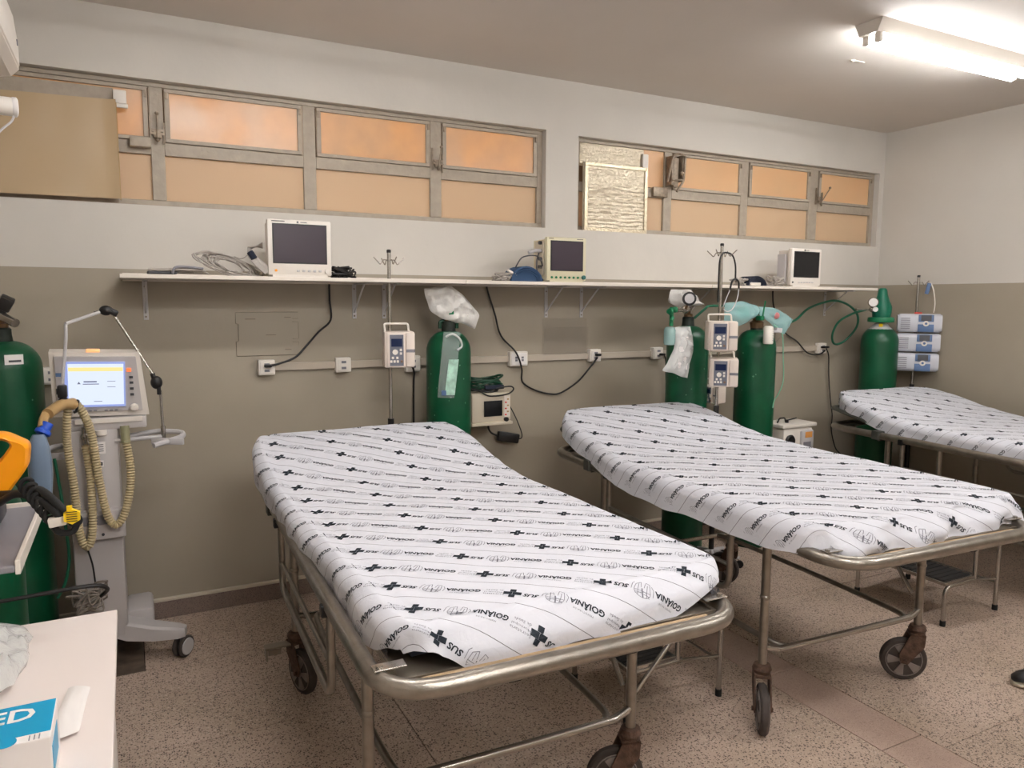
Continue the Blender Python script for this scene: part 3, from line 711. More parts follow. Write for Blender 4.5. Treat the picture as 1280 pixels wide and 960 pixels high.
    AV = np.array(AV); AF = np.array(AF); AM = np.array(AM)
    st = AV[:, :1]*U_+AV[:, 1:]*V_
    GV = []; GF = []; GM = []; off = 0
    e1 = np.array([.2452, -.1928]); e2 = np.array([-.0005, -.1545])
    for a in range(-9, 10):
        for b_ in range(-22, 22):
            c = np.array(org)+a*e1+b_*e2
            if abs(c[0]) > .9 or c[1] > 1.5 or c[1] < -1.3: continue
            p = st+c
            ox = np.maximum(np.abs(p[:, 0])-A_, 0); oy = np.maximum(np.maximum(p[:, 1]-Y1_, Y0_-p[:, 1]), 0); ok = np.hypot(ox, oy) < DMAX*np.where((Y0_-p[:, 1]) > 0, 1.04, .96)
            # drop what falls on a corner wedge
            ok &= ~((ox > .03) & (oy > .03))
            fk = ok[AF].all(1)
            if not fk.any(): continue
            eps = 1e-3; Q = S(p[:, 0], p[:, 1], seed); Qa = S(p[:, 0]+eps, p[:, 1], seed)-Q; Qb = S(p[:, 0], p[:, 1]+eps, seed)-Q
            N_ = np.cross(Qa, Qb); N_ /= (np.linalg.norm(N_, axis=1, keepdims=True)+1e-12); Q = Q+N_*.0011
            GV.append(Q); GF.append(AF[fk]+off); GM.append(AM[fk]); off += len(Q)
    GV = np.concatenate(GV); GF = np.concatenate(GF); GM = np.concatenate(GM)
    used, inv = np.unique(GF.ravel(), return_inverse=True); GV = GV[used]; GF = inv.reshape(-1, 3)
    pm = bpy.data.meshes.new('printed_pattern'); pm.from_pydata(GV.tolist(), [], GF.tolist()); pm.materials.append(PRINTD); pm.materials.append(PRINTG)
    pm.polygons.foreach_set('material_index', GM.tolist()); po = bpy.data.objects.new('printed_pattern', pm); col.objects.link(po); po.parent = o; po['kind'] = 'stuff'
    # ---- mattress inside
    mm = MB(); vs = []; fs = []; my = np.linspace(-.83, 1.05, 24); mxs = np.linspace(-.45, .45, 9)
    for lay in (-.014, -.088):
        for y_ in my:
            for x_ in mxs:
                q_ = min(1, max(0, (abs(x_)/.5-.45)/.55))**2*min(1, max(0, (y_/1.12-.74)/.26))**2
                vs.append((x_*float(xs(seed, y_))*(1-(HC[seed]+.06)*q_), y_-(.03+.4*HC[seed])*q_, float(ztop(y_))+lay+(-.012 if lay > -.05 and (abs(x_) > .42 or y_ < -.8) else 0)))
    nxm = len(mxs); nn = nxm*len(my)
    for L_ in (0, 1):
        for j in range(len(my)-1):
            for i in range(nxm-1):
                a = L_*nn+j*nxm+i; f = (a, a+1, a+nxm+1, a+nxm); fs.append(f if L_ == 0 else f[::-1])
    bd = [i for i in range(nxm)]+[j*nxm+nxm-1 for j in range(1, len(my))]+[(len(my)-1)*nxm+i for i in range(nxm-2, -1, -1)]+[j*nxm for j in range(len(my)-2, 0, -1)]
    for k in range(len(bd)):
        a, b_ = bd[k], bd[(k+1) % len(bd)]; fs.append((a, a+nn, b_+nn, b_))
    mo = mm.add(vs, fs).build('mattress', MATT); mo.location = (cx, cy, 0); mo.rotation_euler = (0, 0, rot)
    tag(mo, 'thin mattress under the printed sheet of the '+['nearest', 'middle', 'farthest'][bed]+' gurney', 'mattress', 'mattresses under the sheets')
    return o
MATT = mat('mattress_vinyl', rgb(60, 66, 84), .5)
sheet(0, 1, (.075, -.530), 'white printed fitted sheet on the nearest gurney', flap=(-.27, Y0_, .36, .07))
s2_ = sheet(1, 2, (.060, -.47), 'white printed fitted sheet on the middle gurney, crumpled at its foot')
MB().pillow([(2.60, -2.36, .735), (2.62, -2.36, .70), (2.66, -2.35, .67)], [(3.06, -2.33, .735), (3.07, -2.33, .70), (3.04, -2.33, .668)], .05, .008, 16, 8, 3, 14).build('hanging_hem', SHEETW, s2_)
sheet(2, 3, (.02, .31), 'white printed fitted sheet on the farthest gurney by the right wall')

# ------------------------------------------------------------------ step stools
def stool(name_loc, label, w_=.49, d1=.26, d2=.20):
    x, y = name_loc   # corner: left-front foot; treads run along y
    r = root('step_stool', (x, y, 0), label, 'stool', 'two-step stools')
    y1 = y+w_
    for yy_ in (y, y1):
        MB().tube(fillet([(x, yy_, .015), (x, yy_, .20), (x+d1, yy_, .20)], .05, 5), .011, 10).build('low_step_leg', STEEL_L, r)
        MB().tube(fillet([(x+d1+d2, yy_, .015), (x+d1+d2, yy_, .40), (x+d1-.02, yy_, .40), (x+d1-.02, yy_, .20)], .05, 5), .011, 10).build('high_step_leg', STEEL_L, r)
        for xx in (x, x+d1+d2): MB().cyl((xx, yy_, 0), (xx, yy_, .028), .0135, 12).build('rubber_foot', BLACKM, r)
        MB().tube([(x+d1-.02, yy_, .20), (x+d1+d2, yy_, .17)], .007, 8).build('side_bar', STEEL_L, r)
    MB().tube([(x+d1+d2, y, .15), (x+d1+d2, y1, .15)], .006, 8).build('cross_bar', STEEL_L, r)
    for (a, b, z) in ((x-.005, x+d1-.03, .205), (x+d1-.02, x+d1+d2+.005, .405)):
        tr = MB().b2(a, b, y-.005, y1+.005, z, z+.018, bev=.003).build('tread_frame', STEEL_L, r, smooth=False)
        mb = MB(); mb.b2(a+.012, b-.012, y+.01, y1-.01, z+.018, z+.021)
        n = 14
        for k in range(n): yy_ = y+.02+(w_-.04)*k/(n-1); mb.b2(a+.014, b-.014, yy_-.006, yy_+.006, z+.021, z+.0245)
        mb.build('ribbed_mat', TREAD, tr, smooth=False)
    return r
s1_ = stool((1.62, -1.84), 'steel two-step stool with black ribbed treads under the nearest gurney', .37)
MB().tube([(1.625, -1.85, .10), (1.90, -1.85, .375)], .010, 10).build('diagonal_brace', STEEL_L, s1_)
stool((3.545, -1.845), 'steel two-step stool with black ribbed treads between the middle and farthest gurneys', .49, .26, .18)

# ------------------------------------------------------------------ shelf, brackets, wall fittings
sh = root('wall_shelf', (0, 0, 1.70), 'long white shelf board along the back wall under the windows', 'shelf')
for a, b in ((-.02, 1.60), (1.602, 3.30), (3.302, 4.885)):
    MB().b2(a, b, -.38, -.03, 1.690, 1.708, bev=.002).build('shelf_board', SHELFM, sh, smooth=False)
MB().b2(-.01, 4.875, -.030, -.002, 1.684, 1.722).build('wall_batten', SHELFM, sh, smooth=False)
BRL = ['shelf bracket below the left end of the long shelf', 'shelf bracket second from the left end, under the cord of the first monitor', 'shelf bracket behind the single-pump drip stand', 'left one of the bracket pair under the ivory monitor', 'right one of the bracket pair under the ivory monitor', 'shelf bracket behind the drip stand with the stethoscope', 'shelf bracket near the green hose loop at the right end']
for x, lb_ in zip((.083, 1.103, 1.27, 2.306, 2.564, 3.45, 4.783), BRL):
    br = root('shelf_bracket', (x, 0, 1.5), 'white metal '+lb_, 'bracket', 'metal brackets under the long shelf')
    MB().b2(x-.011, x+.011, -.006, -.001, 1.50, 1.69, bev=.001).b2(x-.011, x+.011, -.26, -.006, 1.683, 1.689, bev=.001).build('angle_iron', LGREY, br, smooth=False)
    MB().tube([(x, -.006, 1.535), (x, -.20, 1.684)], .005, 6).build('brace', LGREY, br)
    MB().lathe([(.005, 0), (.004, .003)], (x, -.006, 1.515), 8, axis=(0, -1, 0)).lathe([(.005, 0), (.004, .003)], (x, -.006, 1.66), 8, axis=(0, -1, 0)).build('screw', DARKMET, br)
tr_ = MB().b2(.60, 4.72, -.019, -.0005, 1.232, 1.272, bev=.003).build('cable_trunking', TRUNK, smooth=False)
tag(tr_, 'flat painted cable trunking running level along the back wall between the outlets', 'trunking')
def outlet(x, z, label, n=1, w_=.082, h=.078, plugm=False, mats=None):
    r = root('wall_outlet', (x, 0, z), label, 'outlet', 'white outlets along the wall trunking')
    MB().b2(x-w_/2, x+w_/2, -.042, -.0005, z-h/2, z+h/2, bev=.004).build('outlet_box', WHITE, r, smooth=False)
    MB().b2(x-w_/2+.008, x+w_/2-.008, -.047, -.041, z-h/2+.008, z+h/2-.008, bev=.002).build('face_plate', WHITE if n == 1 else PAPER, r, smooth=False)
    for k in range(n):
        xo = x+(k-(n-1)/2)*.042 if n > 1 else x
        if n > 1: pts = ((0, .008), (0, -.008))
        else: pts = ((0, .016), (0, -.016))
        for a, b in pts:
            s_ = MB(); s_.box((xo+a, -.0475, z+b), (.026 if n == 1 else .016, .002, .013), bev=.0008)
            so = s_.build('socket', MGREY, r, smooth=False)
            m_ = MB()
            for e in (-.006, 0, .006): m_.cyl((xo+a+e*.9, -.0482, z+b), (xo+a+e*.9, -.0492, z+b), .0014, 6)
            m_.build('pin_hole', BLACK, so)
    return r
outlet(.629, 1.252, 'white wall outlet with the black plug of the first monitor, leftmost of the row')
outlet(1.028, 1.252, 'white wall outlet with nothing plugged in, left of the single-pump drip stand')
outlet(1.425, 1.245, 'white wall outlet just behind the single-pump drip stand', w_=.085, h=.09)
outlet(2.10, 1.252, 'wide double white wall outlet crossed by a hanging black cord', 2, .12, .088)
outlet(2.654, 1.257, 'white wall outlet with a black plug, right of the wide double one')
outlet(3.157, 1.257, 'white wall outlet behind the white glove bag')
outlet(4.742, 1.252, 'white wall outlet with two black plugs beside the green hose loop')
outlet(-.318, 1.248, 'white wall outlet peeking out between the left cylinder and the ventilator')
def plug(x, z, dx=0):
    return MB().box((x+dx, -.062, z), (.036, .028, .016), bev=.005)
def cord(name, pts, r_, m, label, cat='cable', smooth=6, plugs=()):
    mb = MB().tube(smooth_pts(pts, smooth), r_, 8)
    if plugs:
        rt = root(name, pts[0], label, cat, 'black power cords on the back wall'); mb.build('cord', m, rt)
        for p in plugs: plug(*p).build('plug', BLACK, rt)
        return rt
    o = mb.build(name, m); return tag(o, label, cat)
cord('power_cable', [(.966, -.02, 1.70), (.966, -.016, 1.60), (.966, -.03, 1.495), (.901, -.03, 1.432), (.837, -.03, 1.362), (.774, -.04, 1.301), (.692, -.05, 1.272), (.645, -.06, 1.264)], .0055, BLACK, 'black cord hanging from the left monitor to the leftmost outlet', plugs=((.632, 1.262),))
cord('power_cable', [(1.892, -.02, 1.70), (1.90, -.015, 1.66), (1.945, -.02, 1.526), (1.987, -.02, 1.393), (2.069, -.055, 1.296), (2.108, -.06, 1.198), (2.13, -.03, 1.109), (2.22, -.02, 1.055), (2.323, -.02, 1.025), (2.41, -.02, 1.026), (2.527, -.03, 1.091), (2.604, -.05, 1.179), (2.655, -.062, 1.245)], .0055, BLACK, 'long black cord drooping across the double outlet to the next outlet', plugs=((2.66, 1.262),))
cord('power_cable', [(4.214, -.02, 1.70), (4.216, -.015, 1.66), (4.231, -.02, 1.56), (4.339, -.02, 1.389), (4.47, -.03, 1.310), (4.577, -.04, 1.222), (4.68, -.055, 1.206), (4.745, -.06, 1.235)], .0055, BLACK, 'black cord from the right monitor to the outlet by the green hose', plugs=((4.725, 1.262),))
cord('power_cable', [(4.755, -.062, 1.25), (4.80, -.05, 1.192), (4.838, -.03, 1.035), (4.87, -.03, .846), (4.90, -.03, .72), (4.90, -.03, .60), (4.955, -.03, .458), (5.02, -.03, .40)], .0045, BLACK, 'thin black cord hanging down behind the head of the farthest gurney', plugs=((4.758, 1.262),))
cord('power_cable', [(1.405, -.062, 1.246), (1.425, -.05, 1.20), (1.430, -.03, 1.132), (1.428, -.03, .926), (1.43, -.03, .6), (1.40, -.04, .3)], .0055, BLACK, 'black cord falling from the outlet behind the single-pump drip stand', plugs=((1.40, 1.245),))
cord('power_cable', [(3.19, -.062, 1.25), (3.215, -.05, 1.20), (3.235, -.03, 1.10), (3.245, -.03, .95), (3.255, -.03, .80), (3.25, -.03, .6), (3.20, -.04, .35), (3.18, -.05, .2)], .0045, BLACK, 'black cord hanging below the outlet behind the glove bag', plugs=((3.175, 1.25),))
# painted cover plates
cp = root('wall_cover', (.64, 0, 1.425), 'flat painted-over steel cover with notched sides left of the first cord', 'cover')
MB().prism([(.490, 1.535), (.800, 1.535), (.800, 1.503), (.770, 1.503), (.770, 1.485), (.800, 1.485), (.800, 1.398), (.770, 1.398), (.770, 1.38), (.800, 1.38), (.800, 1.313), (.490, 1.313), (.490, 1.385), (.503, 1.39), (.503, 1.475), (.490, 1.48)][::-1], -.006, -.0004).build('cover_sheet', WALLCOV, cp, smooth=False)
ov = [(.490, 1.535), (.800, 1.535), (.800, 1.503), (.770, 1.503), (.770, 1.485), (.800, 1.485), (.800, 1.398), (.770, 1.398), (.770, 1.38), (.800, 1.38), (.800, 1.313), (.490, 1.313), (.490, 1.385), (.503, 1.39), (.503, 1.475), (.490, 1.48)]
MB().tube([(a, -.0015, b) for a, b in ov], .0022, 5, closed=True).build('edge_seam', mat('dusty_shadow_seam', rgb(112, 100, 86), .8), cp, smooth=False)  # dark line puts groove shadow and dust into colour along the cover edge
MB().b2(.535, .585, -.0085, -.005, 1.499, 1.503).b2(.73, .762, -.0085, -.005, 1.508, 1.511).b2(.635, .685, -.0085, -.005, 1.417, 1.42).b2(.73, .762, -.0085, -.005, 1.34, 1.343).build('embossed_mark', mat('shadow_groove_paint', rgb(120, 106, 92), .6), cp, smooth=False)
c2p = root('document_holder', (2.44, 0, 1.38), 'clear acrylic document holder on the wall under the bracket pair', 'holder')
ACR = mat('acrylic', rgb(170, 156, 146), .12, alpha=.05)
MB().b2(2.283, 2.605, -.006, -.0004, 1.272, 1.494).build('back_panel', ACR, c2p, smooth=False)
MB().b2(2.283, 2.605, -.026, -.022, 1.272, 1.44).b2(2.283, 2.605, -.026, -.0004, 1.268, 1.274).build('front_pocket', ACR, c2p, smooth=False)
c3p = MB().b2(4.27, 4.62, -.006, -.0004, 1.30, 1.50, bev=.001).build('wall_cover', WALLCOV, smooth=False); tag(c3p, 'flat painted-over cover plate below the right monitor', 'cover')

# ------------------------------------------------------------------ patient monitors on the shelf
def monitor(loc, w_, h, dep, body, scr, label, buttons='row'):
    x, y, z = loc; r = root('patient_monitor', loc, label, 'monitor', 'patient monitors on the shelf')
    MB().box((x, y+.012, z+h/2), (w_, .035, h), bev=.008).build('bezel', body, r)
    MB().prism([(x-w_/2+.012, z+.01), (x+w_/2-.012, z+.01), (x+w_/2-.012, z+h-.012), (x-w_/2+.012, z+h-.012)], y+.028, y+dep).build('case', body, r, smooth=False)
    mg = .035
    MB().box((x, y-.0052, z+h/2+.018), (w_-.045, .004, h-.075)).build('screen_rim', BLACK, r, smooth=False)
    MB().box((x, y-.0075, z+h/2+.018), (w_-.057, .002, h-.087)).build('screen', scr, r, smooth=False)
    MB().b2(x-w_/2+.02, x+w_/2-.02, y-.004, y+dep, z-.008, z+.004).build('base', body, r, smooth=False)
    return r
m1 = monitor((.752, -.335, 1.716), .300, .262, .13, WHITE, SCREEN, 'white patient monitor with a dark square screen, leftmost on the shelf')
x0 = .752
for k in range(5): MB().box((x0-.012+k*.026, -.3445, 1.716+.022), (.014, .004, .010), bev=.002).build('key', LGREY, m1)
MB().cyl((x0-.115, -.342, 1.738), (x0-.115, -.347, 1.738), .006, 12).build('power_button', ORANGE, m1)
MB().cyl((x0+.125, -.342, 1.738), (x0+.125, -.356, 1.738), .011, 16).build('control_knob', WHITE, m1)
MB().box((x0-.01, -.3445, 1.967), (.008, .003, .008)).box((x0+.018, -.3445, 1.967), (.03, .002, .003)).box((x0-.10, -.3445, 1.969), (.06, .002, .003)).build('badge', DGREY, m1)
m2 = monitor((2.246, -.335, 1.716), .262, .245, .17, IVORY, SCREEN, 'ivory patient monitor with green round keys, middle of the shelf')
for k in range(7): MB().cyl((2.146+k*.029, -.341, 1.735), (2.146+k*.029, -.346, 1.735), .0065, 12).build('key', GREENV, m2)
MB().cyl((2.357, -.341, 1.737), (2.357, -.352, 1.737), .012, 16).build('control_knob', mat('teal_knob', rgb(40, 100, 96), .4), m2)
MB().box((2.14, -.3445, 1.952), (.03, .002, .003)).box((2.33, -.3445, 1.952), (.04, .002, .003)).build('badge', DGREY, m2)
sp_ = MB().b2(2.1145, 2.122, -.30, -.20, 1.75, 1.94, bev=.002).build('side_panel', CREAM, m2, smooth=False)
for k in range(4): MB().cyl((2.116, -.275+.0*k, 1.93-k*.045), (2.098, -.275, 1.93-k*.045), .010, 12).build('connector_socket', DGREY, sp_)
MB().tube([(2.11, -.275, 1.885), (2.07, -.28, 1.885), (2.03, -.28, 1.872)], .011, 10).build('cable_plug', LGREY, m2)
m3 = monitor((4.180, -.335, 1.716), .290, .252, .12, WHITE, SCREENB, 'white patient monitor with a black screen, rightmost on the shelf')
for k in range(6): MB().box((4.11+k*.026, -.3445, 1.738), (.016, .003, .006)).build('key', LGREY, m3)
MB().cyl((4.05, -.342, 1.738), (4.05, -.346, 1.738), .006, 12).build('power_button', DGREY, m3)
MB().box((4.155, -.3445, 1.957), (.010, .003, .010)).box((4.18, -.3445, 1.957), (.03, .002, .003)).build('badge', DGREY, m3)
MB().b2(4.030, 4.040, -.29, -.22, 1.74, 1.93, bev=.002).build('side_panel', LGREY, m3, smooth=False)

def tangle(name, c, s, n, r_, m, label, cat='cable', seed=0, pts=9, parent=None, loops=False):
    rnd = random.Random(seed); mb = MB()
    for k in range(n):
        P = []
        if loops:
            ph = rnd.uniform(0, 6); rx, rz_ = s[0]*rnd.uniform(.55, 1), s[2]*rnd.uniform(.6, 1); tx = rnd.uniform(-.12, .12)
            for i in range(pts):
                a = ph+2*PI*i/pts
                P.append((c[0]+rx*math.cos(a)+rnd.uniform(-.01, .01), c[1]+s[1]*math.sin(a*1+tx)*rnd.uniform(.7, 1), max(c[2]+rz_*math.sin(a)+s[2], c[2]+r_)))
            mb.tube(smooth_pts(P, 5, closed=True), r_, 6, closed=True)
        else:
            for i in range(pts): P.append((c[0]+rnd.uniform(-1, 1)*s[0], c[1]+rnd.uniform(-1, 1)*s[1], max(c[2]+r_, c[2]+rnd.uniform(0, 1)*s[2])))
            mb.tube(smooth_pts(P, 5), r_, 6)
    o = mb.build(name, m, parent)
    return o if parent is not None else tag(o, label, cat)
SZ = 1.709
# flat bundle, grey coils, lead bundle beside monitor 1
ob = root('lead_bundle', (.17, -.3, SZ), 'flat bundle of grey sensor leads at the left end of the shelf', 'cable')
mb = MB()
for k in range(14):
    rnd = random.Random(k); P = [(.09+rnd.uniform(0, .02), -.33+k*.008, SZ+.006+rnd.uniform(0, .02)), (.15, -.33+k*.008, SZ+.014+rnd.uniform(0, .014)), (.24+rnd.uniform(-.02, .04), -.33+k*.008, SZ+.012+rnd.uniform(0, .022)), (.31+rnd.uniform(-.03, .04), -.31+k*.006, SZ+.008+rnd.uniform(0, .02))]
    mb.tube(smooth_pts(P, 5), .0042, 6)
mb.build('leads', GREYCABLE, ob)
MB().box((.15, -.29, SZ+.009), (.12, .07, .012), bev=.003, rz=.05).build('lead_block', DGREY, ob)
MB().tube(smooth_pts([(.19, -.345, SZ+.005), (.20, -.35, SZ+.03), (.24, -.33, SZ+.036), (.32, -.32, SZ+.03)], 5), .006, 8).build('sheath', MGREY, ob)
def coil(name, c, s, n, r_, m, label, seed):
    rnd = random.Random(seed); mb = MB()
    for k in range(n):
        f = rnd.uniform(.5, 1.05); cxk = rnd.uniform(-.03, .04); P = []
        for i in range(14):
            a = 2*PI*i/14; x = c[0]+cxk+math.cos(a)*s[0]*f+rnd.uniform(-.012, .012); z0_ = math.sin(a)*s[2]*f
            z = c[2]+s[2]+z0_ - (x-c[0])*.30; P.append((x, c[1]+z0_*.5+rnd.uniform(-.02, .02), max(SZ+r_, z+rnd.uniform(-.005, .005))))
        mb.tube(smooth_pts(P, 3, closed=True), r_, 6, closed=True)
    return tag(mb.build(name, m), label, 'cable')
coil('cable_coil', (.445, -.27, SZ), (.135, .06, .046), 15, .0036, GREYCABLE, 'coil of grey cable standing on the shelf left of the first monitor', 3)
lb2 = root('lead_bundle', (.56, -.25, SZ), 'tied grey patient leads leaning against the first monitor', 'cable')
mb = MB()
for k in range(9): mb.tube(smooth_pts([(.60, -.2, 1.85+k*.003), (.555, -.26-k*.006, 1.85), (.52, -.30, 1.815+k*.003), (.54+k*.006, -.32, 1.77), (.59+k*.005, -.33, SZ+.012+k*.002)], 5), .0038, 6)
mb.tube(smooth_pts([(.52, -.3, 1.81), (.49, -.3, 1.79), (.46, -.28, 1.80)], 4), .003, 6); mb.build('leads', GREYCABLE, lb2)
MB().tube([(.527, -.305, 1.822), (.545, -.315, 1.79)], .016, 8).build('cable_tie', DKCUFF, lb2)
tangle('power_cable', (.968, -.31, SZ), (.062, .04, .055), 6, .0048, BLACK, 'bunched black cord on the shelf right of the first monitor', 'cord', 11)
# blue cuff
def cuff(c, w_, h, m, label, seed):
    r = root('blood_pressure_cuff', c, label, 'cuff'); x, y, z = c
    for k in range(3):
        P = []; mb = MB(); vs = []; fs = []; n = 12; hh = h*(1-.16*k); ww = w_*(1-.10*k)
        for side in (0, 1):
            for j in range(2):
                for i in range(n+1):
                    a = PI*i/n; rr2 = (1 - .12*side)
                    vs.append((x-ww*.5*math.cos(a)*rr2*(1-.25*math.sin(a))+.1*ww*math.sin(a)*(k-1)*.3, y-.06+.12*j+k*.004, z+hh*math.sin(a)**.7*rr2+.002))
        q = n+1
        for i in range(n):
            fs += [(i, i+1, q+i+1, q+i), (2*q+i, 3*q+i, 3*q+i+1, 2*q+i+1), (i, 2*q+i, 2*q+i+1, i+1), (q+i, q+i+1, 3*q+i+1, 3*q+i)]
        fs += [(0, q, 3*q, 2*q), (n, 2*q+n, 3*q+n, q+n)]
        mb.add(vs, fs).build('wrap', m, r)
    ar = [(x-w_*.40*math.cos(PI*i/14)*(1-.2*math.sin(PI*i/14)), z+h*.80*math.sin(PI*i/14)**.7+.002) for i in range(15)]
    MB().prism(ar, y-.045, y+.05).build('inner_roll', m, r)
    return r
cf = cuff((1.985, -.29, SZ), .20, .082, BLUECUFF, 'folded blue blood pressure cuff with grey leads beside the ivory monitor', 1)
tangle('grey_leads', (1.865, -.31, SZ), (.065, .04, .045), 5, .0042, GREYCABLE, '', seed=5, parent=cf)
MB().box((1.865, -.33, SZ+.02), (.05, .02, .016), rz=.3, rx=.2, bev=.004).box((1.90, -.33, SZ+.045), (.06, .02, .014), ry=.5, bev=.004).build('lead_clip', WHITE, cf)
MB().tube(smooth_pts([(2.11, -.30, 1.80), (2.06, -.33, 1.85), (1.98, -.31, 1.845), (1.945, -.30, 1.80), (1.94, -.29, 1.775)], 5), .004, 6).build('air_hose', DGREY, cf)
MB().tube(smooth_pts([(2.085, -.30, 1.87), (2.055, -.33, 1.82), (2.055, -.34, 1.76), (2.09, -.345, 1.715)], 5), .004, 6).build('air_hose', DGREY, cf)
cf3 = cuff((3.72, -.29, SZ), .17, .062, DKCUFF, 'folded dark blood pressure cuff left of the rightmost monitor', 2)
tangle('grey_leads', (3.62, -.30, SZ), (.07, .04, .05), 5, .0042, GREYCABLE, '', seed=8, parent=cf3)
MB().box((3.70, -.34, SZ+.011), (.09, .03, .02), bev=.004).build('lead_clip', WHITE, cf3)
tangle('sensor_cable', (3.97, -.27, SZ), (.07, .04, .075), 6, .0038, GREYCABLE, 'tangled pale sensor cables against the rightmost monitor', seed=14, pts=7)

# ------------------------------------------------------------------ oxygen cylinders
NECK = mat('dark_neck_iron', rgb(38, 44, 38), .5, .4, vary=.3, vscale=40)
def cylinder(x, y, rad, label, top=1.455, chips=10, seed=0, neck=True, gm=None):
    gm = gm or GREEN
    r = root('oxygen_cylinder', (x, y, 0), label, 'gas cylinder', 'green oxygen cylinders')
    pr = [(rad*.9, 0), (rad, .02), (rad, top-.13)]
    for k in range(1, 9):
        a = PI/2*k/8; pr.append((rad*(.20+.80*math.cos(a)), top-.13+.115*math.sin(a)))
    MB().lathe(pr+[(rad*.19, top)], (x, y, 0), 40).build('body', gm, r)
    if neck:
        MB().lathe([(.040, top-.02), (.036, top+.012), (.036, top+.034), (.030, top+.04)], (x, y, 0), 20).build('neck_ring', NECK, r)
        MB().lathe([(.026, top+.03), (.028, top+.055), (.015, top+.06), (.014, top+.10)], (x, y, 0), 14).build('valve_stem', BRASS, r)
    if chips:
        rnd = random.Random(seed); mb = MB()
        va = math.atan2(-CAM_D-y, -x)
        for k in range(chips):
            a = va+rnd.uniform(-1.2, 1.2); z = rnd.uniform(.75, top-.16); d_ = Vector((math.cos(a), math.sin(a), 0))
            p = Vector((x, y, z))+d_*rad; s_ = rnd.uniform(.003, .0065); t_ = Vector((-d_.y, d_.x, 0)); vs = [p+d_*.0006+(t_*math.cos(q)+Vector((0, 0, 1))*math.sin(q))*s_*rnd.uniform(.6, 1.2) for q in [PI*i/3 for i in range(6)]]
            mb.add(vs, [tuple(range(6))])
        mb.build('paint_chips', CHIP, r, smooth=False)['kind'] = 'stuff'
    return r
cy1 = cylinder(1.553, -.25, .122, 'tall green oxygen cylinder with a white bag over its valve, behind the nearest gurney', 1.452, 16, 1)
for s in (-1, 1): MB().tube(fillet([(1.553+s*.05, -.25, 1.45), (1.553+s*.05, -.25, 1.488), (1.553+s*.015, -.25, 1.492)], .012, 3), .010, 8).build('handle_lug', GREEND, cy1)
MB().cyl((1.553, -.25, 1.50), (1.553, -.25, 1.56), .016).box((1.553, -.275, 1.54), (.03, .04, .03), bev=.005).cyl((1.548, -.27, 1.56), (1.545, -.265, 1.62), .0075).build('valve', GREENV, cy1)
bag = MB().pillow([(1.418, -.25, 1.665), (1.425, -.25, 1.60), (1.445, -.25, 1.545), (1.50, -.27, 1.508)], [(1.565, -.25, 1.683), (1.66, -.25, 1.61), (1.735, -.25, 1.52), (1.70, -.26, 1.448)], .10, .014, 20, 20, 3, 20)
tag(bag.build('valve_bag', PLASTIC), 'white plastic bag pulled over the valve of the cylinder behind the nearest gurney', 'bag')
pk = root('mask_packet', (1.53, -.38, 1.26), 'clear sealed packet with an oxygen mask taped to the cylinder behind the nearest gurney', 'packet')
def cylwrap(x, y, rad, a0, a1, z0, z1, off, nz=.002, n=12, m=10, sk=0):
    vs = []; fs = []
    for j in range(m+1):
        for i in range(n+1):
            a = a0+(a1-a0)*i/n+sk*(j/m-.5); z = z0+(z1-z0)*j/m; q = off+nz*abs(noise.noise(Vector((a*20, z*25, 1))))*2
            vs.append((x+math.cos(a)*(rad+q), y+math.sin(a)*(rad+q), z))
    for j in range(m):
        for i in range(n): a = j*(n+1)+i; fs.append((a, a+1, a+n+2, a+n+1))
    return vs, fs
PKT = mat('packet_film', rgb(200, 212, 208), .15, alpha=.36, bump=.5, bscale=50)
va = math.atan2(-CAM_D+.25, -1.553)
v_, f_ = cylwrap(1.553, -.25, .122, va-.35, va+.38, 1.085, 1.435, .004, .004, 14, 16, .30); MB().add(v_, f_).build('film', PKT, pk)
v_, f_ = cylwrap(1.553, -.25, .122, va-.08, va+.34, 1.10, 1.29, .0075, .001, 10, 8, .18); MB().add(v_, f_).build('insert_card', mat('pale_green_card', rgb(170, 206, 188), .6, vary=.3, vscale=30), pk)
v_, f_ = cylwrap(1.553, -.25, .122, va-.30, va-.10, 1.098, 1.125, .008, .0005, 6, 3, 0); MB().add(v_, f_).build('blue_label', BLUEP, pk)
MB().tube(smooth_pts([(1.49, -.365, 1.41), (1.52, -.385, 1.425), (1.56, -.385, 1.40), (1.575, -.38, 1.36), (1.545, -.385, 1.34)], 5), .006, 8).build('mask_strap', CLEARP, pk)

cy2 = cylinder(3.08, -.42, .128, 'green oxygen cylinder with regulator and humidifier behind the drip stand with two pumps', 1.47, 10, 2)
rg = root('oxygen_regulator', (2.95, -.45, 1.55), 'regulator with round gauge and green knob on the cylinder behind the two-pump stand', 'regulator')
MB().tube(smooth_pts([(3.075, -.44, 1.555), (3.0, -.5, 1.555), (2.93, -.55, 1.555), (2.86, -.57, 1.55)], 4), .012, 10).lathe([(.02, -.02), (.024, 0), (.02, .02)], (2.96, -.53, 1.555), 14, axis=(1, .5, 0)).build('body', STEEL_L, rg)
gx = Vector((2.925, -.60, 1.618)); gd = Vector((-.55, -.83, .05)).normalized()
MB().lathe([(.038, 0), (.040, .012), (.040, .028), (.034, .03)], gx, 24, axis=gd).build('gauge', BLACK, rg)
MB().lathe([(.028, 0), (.028, .002)], gx+gd*.030, 24, axis=gd).build('gauge_dial', LGREY, rg)
MB().tube([(2.93, -.57, 1.56), (2.925, -.59, 1.60)], .008, 8).build('gauge_stem', BRASS, rg)
